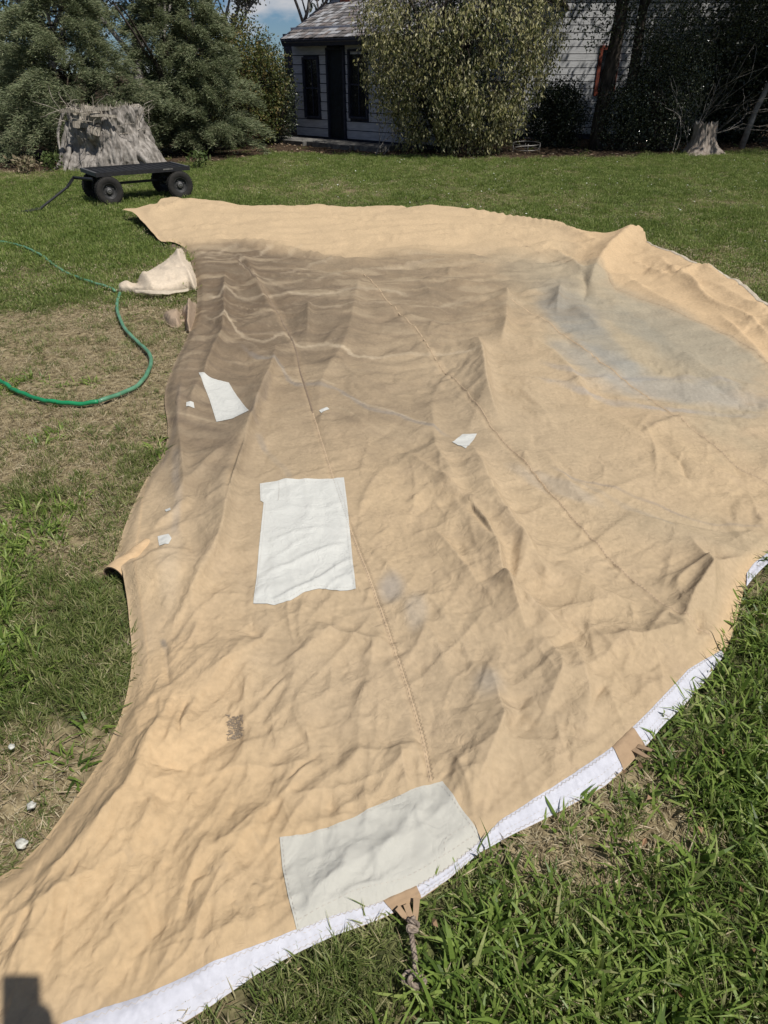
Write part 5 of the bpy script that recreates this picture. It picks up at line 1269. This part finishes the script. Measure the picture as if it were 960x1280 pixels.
M_GTW = simple_mat('grey_twigs', (.34, .31, .28), (.18, .16, .14), 10, .9, .1, .3)
M_PTR = simple_mat('pale_bark', (.30, .26, .22), (.20, .16, .13), 10, .95, .1, .9, .03, stretch=(2, 2, .6))
L_JUN = leaf_mat('juniper_needles', [(.085, .110, .050), (.145, .175, .085), (.21, .245, .125), (.32, .35, .21), (.25, .24, .13)], .3, .6)
L_WEEP = leaf_mat('weeping_leaf', [(.060, .075, .025), (.11, .125, .042), (.26, .255, .095), (.46, .42, .19), (.60, .56, .34), (.08, .08, .035)], .4, .45)
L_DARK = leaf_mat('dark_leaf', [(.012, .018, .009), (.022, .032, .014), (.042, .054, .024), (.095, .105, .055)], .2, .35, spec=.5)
L_BUSH = leaf_mat('spring_leaf', [(.045, .065, .02), (.085, .11, .03), (.16, .18, .05), (.22, .16, .06), (.06, .085, .028)], .3, .5)
L_PALE = leaf_mat('pale_spring_leaf', [(.20, .21, .14), (.30, .30, .22), (.40, .39, .31)], .35, .6)
L_IVY = leaf_mat('ivy_leaf', [(.012, .020, .008), (.026, .038, .014), (.060, .075, .032), (.20, .205, .14)], .15, .22, spec=.7)

def juniper(name, label, base, R_, H_, seed, nb=230, lean=(0, 0)):
    rs = random.Random(seed); r = np.random.default_rng(seed); e = empty(name, base); tag(e, label, 'juniper', 'blue-green junipers behind the stump')
    mb = MB(); 
    for k in range(3): tree_wood(mb, Vector((rs.uniform(-.2, .2), rs.uniform(.1, .4), 0)), Vector((rs.uniform(-.15, .15), rs.uniform(0, .2), 1)).normalized(), H_ * .5, .09, 1, rs, .4, .2)
    mb.build('trunk', M_TRK, e, True)
    Ps, Ds, Ls, Ws = [], [], [], []; bw = MB()
    for i in range(nb):
        hz = (i + .5) / nb; z = .25 + (H_ - .3) * hz; rr = R_ * (1 - .75 * max(0, hz - .25) / .75) * rs.uniform(.62, 1.06); a = rs.uniform(0, 2 * math.pi) if i % 4 else rs.uniform(math.pi, 2 * math.pi)
        o = np.array([math.cos(a), math.sin(a), 0.0]); tip = np.array([o[0] * rr + lean[0] * hz, o[1] * rr * .85 + lean[1] * hz, z + rs.uniform(-.1, .12)])
        st = np.array([o[0] * rr * .25, o[1] * rr * .25, max(.1, z - rr * rs.uniform(.05, .3))]); n = int((150 * rr / R_ + 210) * 1.9)
        t = r.random(n) ** .7; ctr = st * (1 - t[:, None]) + tip * t[:, None]; ctr[:, 2] += .16 * rr * np.sin(t * np.pi) - .10 * t * t
        side = np.array([-o[1], o[0], 0]); w_ = (.34 * (1 - t) + .06) * rr * .5
        P = ctr + side * (r.normal(0, 1, n) * w_ * .55)[:, None] + r.normal(0, .035, (n, 3)); P[:, 2] -= np.abs(r.normal(0, .05, n)) + .25 * np.abs(r.normal(0, .2, n)) * w_
        D = (tip - st) / np.linalg.norm(tip - st) + side * r.normal(0, .55, n)[:, None] + r.normal(0, .35, (n, 3)); D[:, 2] -= .15
        Ps.append(P); Ds.append(D); Ls.append(r.uniform(.05, .12, n)); Ws.append(r.uniform(.008, .018, n))
        if i % 3 == 0: bw.tube([Vector(st * .2 + np.array([0, 0, st[2] * .8])), Vector(st), Vector((st + tip) / 2 + np.array([0, 0, .06]))], [.02, .014, .006], 4)
    P = np.vstack(Ps); D = np.vstack(Ds); ok = P[:, 2] > .03; nn = r.normal(size=P.shape) * .5 + np.array([.3, -.4, .8])
    V, F = leaves_mesh(P[ok], D[ok], nn[ok], np.hstack(Ls)[ok], np.hstack(Ws)[ok], .3)
    link('crown', np_mesh('crown', V, F), L_JUN, e); o = bw.build('branches', M_TRK, e); o['kind'] = 'stuff'
juniper('juniper', 'spreading blue green juniper at the left edge behind the stump', (-6.3, 16.3, 0), 2.3, 3.15, 1, 200)
juniper('juniper', 'tall drooping juniper directly behind the stump and the cart', (-4.6, 17.0, 0), 1.15, 3.9, 2, 120, (-.1, 0))
juniper('juniper', 'juniper with layered boughs reaching right beside the stump', (-3.95, 17.2, 0), 1.5, 3.0, 3, 130, (.1, 0))
juniper('juniper', 'juniper growing far back beyond the left edge of the lawn', (-8.6, 17.3, 0), 2.0, 3.3, 5, 90)

def bare_tree(label, x, y, H_, seed, leafn=0, grp='bare trees beyond the shrubs', lm=None):
    rs = random.Random(seed); e = empty('bare_tree', (x, y, 0)); tag(e, label, 'tree', grp); mb = MB(); ends = []
    tree_wood(mb, Vector((0, 0, 0)), Vector((0, 0, 1)), H_ * .38, .17, 5, rs, .62, .30, 5, 3, .16, .006, ends)
    tree_wood(mb, Vector((.1, 0, .4)), Vector((.5, 0, 1)).normalized(), H_ * .36, .12, 5, rs, .62, .25, 5, 3, .16, .006, ends)
    mb.build('trunk', M_GTW, e, True)
    if leafn and ends:
        C_ = np.array(ends); C_ = C_[np.random.default_rng(seed).integers(0, len(C_), leafn)]
        o = crown('crown', e, lm or L_PALE, C_, 4, .16, (.06, .12), (.04, .075), rnd_dir, seed)
bare_tree('grey bare limbed tree rising behind the left juniper', -7.0, 22.5, 7.5, 21, 7000)
bare_tree('greyish tree with sparse pale leaves left of the patch of sky', -5.3, 24.5, 7.5, 22, 9000)
bare_tree('pale budding tree beyond the cottage roof right of the patch of sky', -3.5, 29.5, 8.0, 23, 9000)
bare_tree('thin grey tree at the far left behind the junipers', -10.0, 23.5, 7.5, 24, 6000)

def shrub(name, label, cat, c, radii, nc, per, sig, L, W, mat, seed, grp=None, stems=5, H_=None, dirf=rnd_dir, wood=None, shell=.55):
    rs = random.Random(seed); e = empty(name, (c[0], c[1], 0)); tag(e, label, cat, grp); mb = MB()
    H_ = H_ or (c[2] + radii[2]) * .8
    for k in range(stems): tree_wood(mb, Vector((rs.uniform(-.25, .25) * radii[0] * .5, rs.uniform(-.2, .2), 0)), Vector((rs.gauss(0, .28), rs.gauss(0, .2), 1)).normalized(), H_ * .55, .03 + .02 * radii[0] * rs.random(), 2, rs, .5, .25)
    mb.build('trunk', wood or M_TRK, e, True); C_, _ = clumps((0, 0, c[2]), radii, nc, shell)
    crown('crown', e, mat, C_, per, sig, L, W, dirf, seed); return e
shrub('leafy_shrub', 'dark leafy shrub with reddish spring tips between juniper and cottage', 'shrub', (-3.45, 18.9, 1.25), (1.15, 1.0, 1.40), 340, 55, .11, (.04, .08), (.025, .045), L_BUSH, 31, stems=6)
shrub('leafy_shrub', 'low dark shrub in front of the shaded cottage porch', 'shrub', (-2.85, 19.7, 1.0), (.62, .6, 1.1), 260, 50, .10, (.04, .07), (.025, .04), L_DARK, 32, stems=4)
shrub('leafy_shrub', 'dark shrub filling the gap beyond the juniper', 'shrub', (-4.6, 20.5, 1.2), (1.3, .9, 1.5), 240, 50, .14, (.05, .09), (.03, .05), L_DARK, 33, stems=4)

# weeping tree: hanging strings of leaves
wt = empty('weeping_tree', (1.55, 17.4, 0)); tag(wt, 'rounded bushy tree with drooping yellow green leaves in front of the cottage', 'tree')
mb = MB(); rs = random.Random(41)
for k in range(6): tree_wood(mb, Vector((rs.uniform(-.3, .3), rs.uniform(-.3, .2), 0)), Vector((rs.gauss(0, .3), rs.gauss(0, .25), 1)).normalized(), 2.6, .07, 3, rs, .6, .2)
mb.build('trunk', M_TRK, wt, True)
r = np.random.default_rng(42); ns = 3100; d = unit(ns); d[:, 1] = np.where(r.random(ns) < .5, -np.abs(d[:, 1]), d[:, 1]); rr_ = .70 + .32 * r.random(ns)
prof = lambda z: np.interp(z, [-.1, .15, .5, 1.0, 1.7, 2.6, 3.6, 4.6, 5.3], [.70, .95, 1.30, 1.70, 2.05, 2.15, 1.9, 1.2, .2])
zt = r.uniform(.35, 5.0, ns) ** 1.0; zt = np.where(r.random(ns) < .55, r.uniform(.35, 2.9, ns), zt); ang = np.arctan2(d[:, 1], d[:, 0]); rad_ = prof(zt) * rr_ * (1 + .10 * fbm(np.cos(ang) * 2.5 + 7, zt * 1.3 + np.sin(ang) * 2, 421, 3))
top = np.c_[np.cos(ang) * rad_, np.sin(ang) * rad_ * .95, zt]
gapn = fbm(np.cos(ang) * 3 + 3, zt * 2.2 + np.sin(ang) * 3, 431, 3); kp = gapn > -.13; top = top[kp]; ang = ang[kp]; ns = len(ang)
K = 9; ln = r.uniform(.12, .42, ns); Ps = []; tw = MB()
for k in range(K):
    t = (k + r.random(ns)) / K; q = top.copy(); q[:, 2] -= t * ln; q[:, 0] += .05 * np.sin(t * 4 + ang * 7); q += r.normal(0, .045, q.shape); Ps.append(q)
P = np.vstack(Ps); n = len(P); D = np.c_[r.normal(0, .6, n), r.normal(0, .6, n), -np.ones(n)]; ok = P[:, 2] > .05 
Nm = r.normal(size=(n, 3)) * .8 + np.array([.5, -.7, .5])
V, F = leaves_mesh(P[ok], D[ok], Nm[ok], r.uniform(.05, .11, n)[ok], r.uniform(.022, .045, n)[ok], .2); link('crown', np_mesh('crown', V, F), L_WEEP, wt)
P = np.vstack([c_ for c_ in clumps((0, .1, 1.6), (1.6, 1.5, 1.7), 420, .3, .1)[:1]]); crown('inner_shade_leaves', wt, L_DARK, P, 34, .13, (.06, .10), (.03, .05), rnd_dir, 43)  # dark leaf mass added to imitate shade inside the crown
for i in range(0, ns, 4):
    p = Vector(top[i]); tw.tube([p + Vector((-math.cos(ang[i]) * .3, -math.sin(ang[i]) * .3, .12)), p, p - Vector((0, 0, ln[i] * .8))], [.006, .005, .003], 3, False)
o = tw.build('twigs', M_TRK, wt); o['kind'] = 'stuff'

# big shade tree with twin trunks on the right
bt = empty('shade_tree', (5.15, 18.2, 0)); tag(bt, 'large dark shade tree with two upright trunks on the right', 'tree')
rs = random.Random(51)
for (x0_, r0, dx, dy) in [(-.12, .20, .0, 0), (.45, .15, .03, .05)]:
    mb = MB(); tree_wood(mb, Vector((x0_, 0, -.02)), Vector((dx, dy, 1)).normalized(), 4.2, r0, 3, rs, .55, .15, 8, 3, .03); mb.build('trunk', M_TRK, bt, True)
C_, _ = clumps((3.4, -.3, 6.0), (6.2, 3.5, 2.9), 1250, .35, 2.0); C_ = C_[C_[:, 2] > 3.5]
tt = (21.0 - (C_[:, 1] + 18.2)) / .655; hx = C_[:, 0] + 5.15 - .755 * tt; hz = C_[:, 2] - 1.56 * tt      # gaps through which the sun reaches the white wing
C_ = C_[~((hx > 3.2) & (hx < 6.0) & (hz > .6) & (hz < 3.8) & (gt.random(len(C_)) < .85))]
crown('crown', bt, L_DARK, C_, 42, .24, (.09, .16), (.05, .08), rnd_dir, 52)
C_ = np.c_[gt.uniform(-1.1, 3.6, 260), gt.uniform(-.9, .8, 260), gt.uniform(2.1, 3.6, 260)]
crown('hanging_leaves', bt, L_DARK, C_, 26, .17, (.05, .09), (.03, .045), rnd_dir, 53)
# ivy covered trunk mass beside it
shrub('ivy_shrub', 'ivy covered shrub with small glossy leaves beside the dark tree trunks', 'shrub', (6.35, 17.9, 1.25), (.95, .7, 1.55), 330, 60, .12, (.03, .06), (.02, .04), L_IVY, 54, stems=7)
shrub('ivy_shrub', 'dark bush at the foot of the twin trunks', 'shrub', (5.5, 18.0, .65), (.6, .5, .75), 130, 50, .11, (.03, .06), (.02, .04), L_IVY, 55, stems=4)
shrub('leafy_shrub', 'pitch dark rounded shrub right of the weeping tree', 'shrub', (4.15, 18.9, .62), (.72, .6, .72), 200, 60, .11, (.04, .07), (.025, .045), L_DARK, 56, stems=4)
shrub('leafy_shrub', 'tall dark hedge shrub at the right edge', 'shrub', (9.6, 20.2, 1.6), (2.1, 1.0, 1.9), 420, 60, .18, (.06, .10), (.035, .06), L_DARK, 57, stems=6)
shrub('leafy_shrub', 'dark hedge shrub behind the pale broken trunk', 'shrub', (7.6, 20.4, 1.1), (1.3, .7, 1.2), 260, 60, .16, (.06, .10), (.035, .06), L_DARK, 58, stems=5)
shrub('leafy_shrub', 'dark hedge shrub beyond the right edge of the lawn', 'shrub', (13.0, 19.5, 1.5), (2.4, 1.2, 2.0), 260, 50, .2, (.06, .10), (.035, .06), L_DARK, 59, stems=5)
# thin leaning tree and pale broken trunk
lt = empty('leaning_tree', (8.55, 18.4, 0)); tag(lt, 'thin grey leaning tree trunk in the shade at the right', 'tree'); mb = MB(); rs = random.Random(61)
mb.tube([(0, 0, 0), (.12, 0, .8), (.32, 0, 1.5), (.38, .05, 2.4), (.6, .1, 3.4)], [.075, .06, .055, .05, .04], 10); tree_wood(mb, Vector((.32, 0, 1.5)), Vector((.5, -.2, .8)).normalized(), 1.8, .035, 2, rs)
mb.build('trunk', M_GTW, lt, True)
C_ = np.c_[gt.normal(.5, 1.0, 120), gt.normal(-.1, .6, 120), gt.uniform(2.2, 4.2, 120)]; crown('crown', lt, L_DARK, C_, 30, .18, (.05, .09), (.03, .05), rnd_dir, 62)
bs = empty('broken_trunk', (7.05, 17.0, 0)); tag(bs, 'pale broken stump with flared roots in the shade on the right', 'tree stump')
na, nh = 90, 40; A, Hh = np.meshgrid(np.linspace(0, 2 * np.pi, na, endpoint=False), np.linspace(0, 1, nh))
rad = .20 + .26 * (1 - Hh) ** 2.4 * (1 + .5 * np.cos(3 * A + .5)) + .05 * perlin(A * 4, Hh * 2, 341) + .03 * perlin(A * 11, Hh * 3, 343)
V = np.stack([rad * np.cos(A) - .05 * Hh, rad * np.sin(A), Hh * (.62 + .10 * perlin(A * 5, Hh * 0, 345)) - .02], -1).reshape(-1, 3); idx = np.arange(na * nh).reshape(nh, na); nx_ = np.roll(idx, -1, 1)
F = np.stack([idx[:-1].ravel(), nx_[:-1].ravel(), nx_[1:].ravel(), idx[1:].ravel()], 1); link('trunk', np_mesh('trunk', V, F, True), M_PTR, bs)
rt = V.reshape(nh, na, 3)[-1]; VT = np.vstack([rt, [[-.05, 0, .5]]]); F3 = np.array([(i, (i + 1) % na, na) for i in range(na)]); link('broken_top', np_mesh('broken_top', VT, F3), M_WOOD, bs)
# bare twiggy bush arching over it
def twigs(name, label, cat, x, y, n, L0, r0, seed, mat, tilt=.8, bias=(0, 0), depth=2):
    rs = random.Random(seed); e = empty(name, (x, y, 0)); tag(e, label, cat); mb = MB()
    for k in range(n): tree_wood(mb, Vector((rs.gauss(0, .12), rs.gauss(0, .08), 0)), Vector((rs.gauss(bias[0], tilt), rs.gauss(bias[1], tilt * .5), 1)).normalized(), L0 * rs.uniform(.6, 1.2), r0, depth, rs, .6, .0, 5, 3, .16, .0035)
    mb.build('branches', mat, e, True); return e
twigs('bare_bush', 'bare pale twiggy bush over the broken trunk', 'bush', 6.75, 17.2, 8, 1.2, .009, 71, M_GTW, .6, (.1, 0))
twigs('dead_branch', 'dead grey branch leaning at the foot of the weeping tree', 'branch', -.15, 17.0, 3, .8, .012, 72, M_GTW, 1.2)
# wire plant stand
wb = MB(); a_ = atD(641, 180, 17.6)
ring = [(math.cos(t) * .30, math.sin(t) * .18, .22 + .03 * math.sin(t)) for t in np.linspace(0, 6.283, 24)]; wb.tube(ring, .008, 5); wb.tube([(p[0] * .9, p[1] * .9, p[2] - .10) for p in ring], .006, 5)
for t in (0, 1.57, 3.14, 4.71): wb.tube([(math.cos(t) * .3, math.sin(t) * .18, .22), (math.cos(t) * .28, math.sin(t) * .16, 0)], .007, 5)
o = wb.build('wire_frame', M_HUB, None, True); o.location = (3.15, 17.0, 0); tag(o, 'low oval wire frame on the leaf litter right of the weeping tree', 'wire frame')
# weeds at the stump
def weed(label, px, py, D, n, h, seed, mat):
    e = atD(px, py, D); rs = np.random.default_rng(seed); P = np.c_[rs.normal(0, .10, n), rs.normal(0, .08, n), h * rs.random(n) ** .8]; Dd = rs.normal(size=(n, 3)) * .7 + np.array([0, 0, .5])
    V, F = leaves_mesh(P, Dd, rs.normal(size=(n, 3)), rs.uniform(.05, .10, n), rs.uniform(.025, .05, n)); t = empty('weed', (e.x, D, 0)); tag(t, label, 'weed'); link('leaves', np_mesh('leaves', V, F), mat, t)
    mb = MB(); r2 = random.Random(seed)
    for k in range(6): mb.tube([(0, 0, 0), (r2.gauss(0, .06), r2.gauss(0, .06), h * .5), (r2.gauss(0, .1), r2.gauss(0, .1), h)], [.006, .005, .002], 4)
    o = mb.build('stems', mat, t); o['kind'] = 'stuff'
L_WEED = leaf_mat('weed_leaf', [(.05, .08, .02), (.10, .14, .04), (.18, .21, .08)], .3, .5)
weed('leafy green weed left of the stump', 66, 212, 14.0, 160, .30, 81, L_WEED); weed('leafy green weed right of the cart', 250, 212, 14.4, 150, .30, 82, L_WEED)
L_DRY = leaf_mat('dry_stalks', [(.22, .17, .10), (.33, .27, .18), (.12, .13, .05)], .2, .8)
weed('clump of dry stalks at the left foot of the stump', 36, 219, 13.7, 320, .26, 83, L_DRY)
# far tree belt that closes the view
def belt(name, label, x, y, w_, h, seed):
    e = shrub(name, label, 'tree', (x, y, h * .5), (w_, 1.6, h * .58), 520, 30, .35, (.14, .26), (.08, .14), L_DARK, seed, 'far trees round the garden', 4)
for i, (x, y, w_, h, lab) in enumerate([(-17, 31, 5, 6, 'broad dark tree at the far left beyond the garden'), (13, 32, 6, 7, 'broad dark tree far behind the white wing'), (20, 27, 5, 6, 'dark tree at the far right beyond the garden'), (3, 34, 6, 5.5, 'dark tree far behind the cottage roof')]): belt('far_tree', lab, x, y, w_, h, 90 + i)

# ------------------------------------------------------------------ the photographer, standing behind the camera with a phone
M_PHONE = simple_mat('phone_case', (.02, .02, .022), rough=.4, bump=0); M_SKIN = simple_mat('skin', (.48, .30, .22), (.42, .25, .18), 20, .6, .3, .1); M_SHIRT = simple_mat('grey_shirt', (.20, .21, .23), rough=.9); M_JEAN = simple_mat('jeans', (.06, .08, .14), rough=.9)
F_ = Vector((0, CP, -SP)); UP = Vector((0, SP, CP))
ph = MB(); Mx = Matrix((Vector((1, 0, 0)), F_, UP)).transposed()
pc = Vector((0, 0, CAM_H)) - F_ * .012 - UP * .078 + Vector((.014, 0, 0)); ph.box(pc, (.078, .009, .164), M=Mx); o = ph.build('phone', M_PHONE); tag(o, 'black phone held up by the photographer', 'phone')
bvm = o.modifiers.new('b', 'BEVEL'); bvm.width = .003
per = empty('person', (.05, -.50, 0)); tag(per, 'person in grey shirt and jeans holding up a phone with both hands', 'person')
def skinned(name, nodes, edges, mat):
    me = bpy.data.meshes.new(name); me.from_pydata([n[0] for n in nodes], edges, []); o = link(name, me, mat, per); o.modifiers.new('s', 'SKIN'); o.modifiers.new('u', 'SUBSURF').levels = 1
    o.modifiers['u'].render_levels = 1; me.skin_vertices.new() if not me.skin_vertices else None
    for i, n in enumerate(nodes): me.skin_vertices[0].data[i].radius = (n[1], n[1] * (n[2] if len(n) > 2 else 1))
    me.skin_vertices[0].data[0].use_root = True; return o
skinned('body', [((0, 0, .95), .16, .7), ((0, 0, 1.15), .14, .7), ((0, 0, 1.38), .16, .65), ((0, .01, 1.50), .06), ((0, .02, 1.60), .085), ((0, .03, 1.70), .085), ((-.19, 0, 1.42), .06), ((-.24, .10, 1.16), .045), ((-.07, .38, 1.38), .03), ((-.05, .44, 1.43), .03),
                 ((.17, 0, 1.42), .06), ((.22, .10, 1.16), .045), ((.0, .38, 1.38), .03), ((-.03, .44, 1.42), .03), ((-.10, 0, .90), .10), ((-.11, .02, .50), .065), ((-.11, 0, .09), .045), ((-.11, .16, .04), .04), ((.10, 0, .90), .10), ((.11, .02, .50), .065), ((.11, 0, .09), .045), ((.11, .16, .04), .04)],
        [(0, 1), (1, 2), (2, 3), (3, 4), (4, 5), (2, 6), (6, 7), (7, 8), (8, 9), (2, 10), (10, 11), (11, 12), (12, 13), (0, 14), (14, 15), (15, 16), (16, 17), (0, 18), (18, 19), (19, 20), (20, 21)], M_SHIRT)
for s in (-1, 1):
    bx = -.05 + s * .03; nodes = [((bx, .42, 1.42), .022), ((bx, .45, 1.45), .026, .6)]; ed = [(0, 1)]
    for k in range(5):
        q0 = Vector((bx + s * .008, .45 + .006 * k, 1.44 + .009 * k)); n0 = len(nodes); nodes += [(tuple(q0), .008), (tuple(q0 + Vector((-s * .02, .018, .006))), .0075), (tuple(q0 + Vector((-s * .035, .006, .004))), .006)]; ed += [(1, n0), (n0, n0 + 1), (n0 + 1, n0 + 2)]
    skinned('hand', nodes, ed, M_SKIN)
print('scene built')
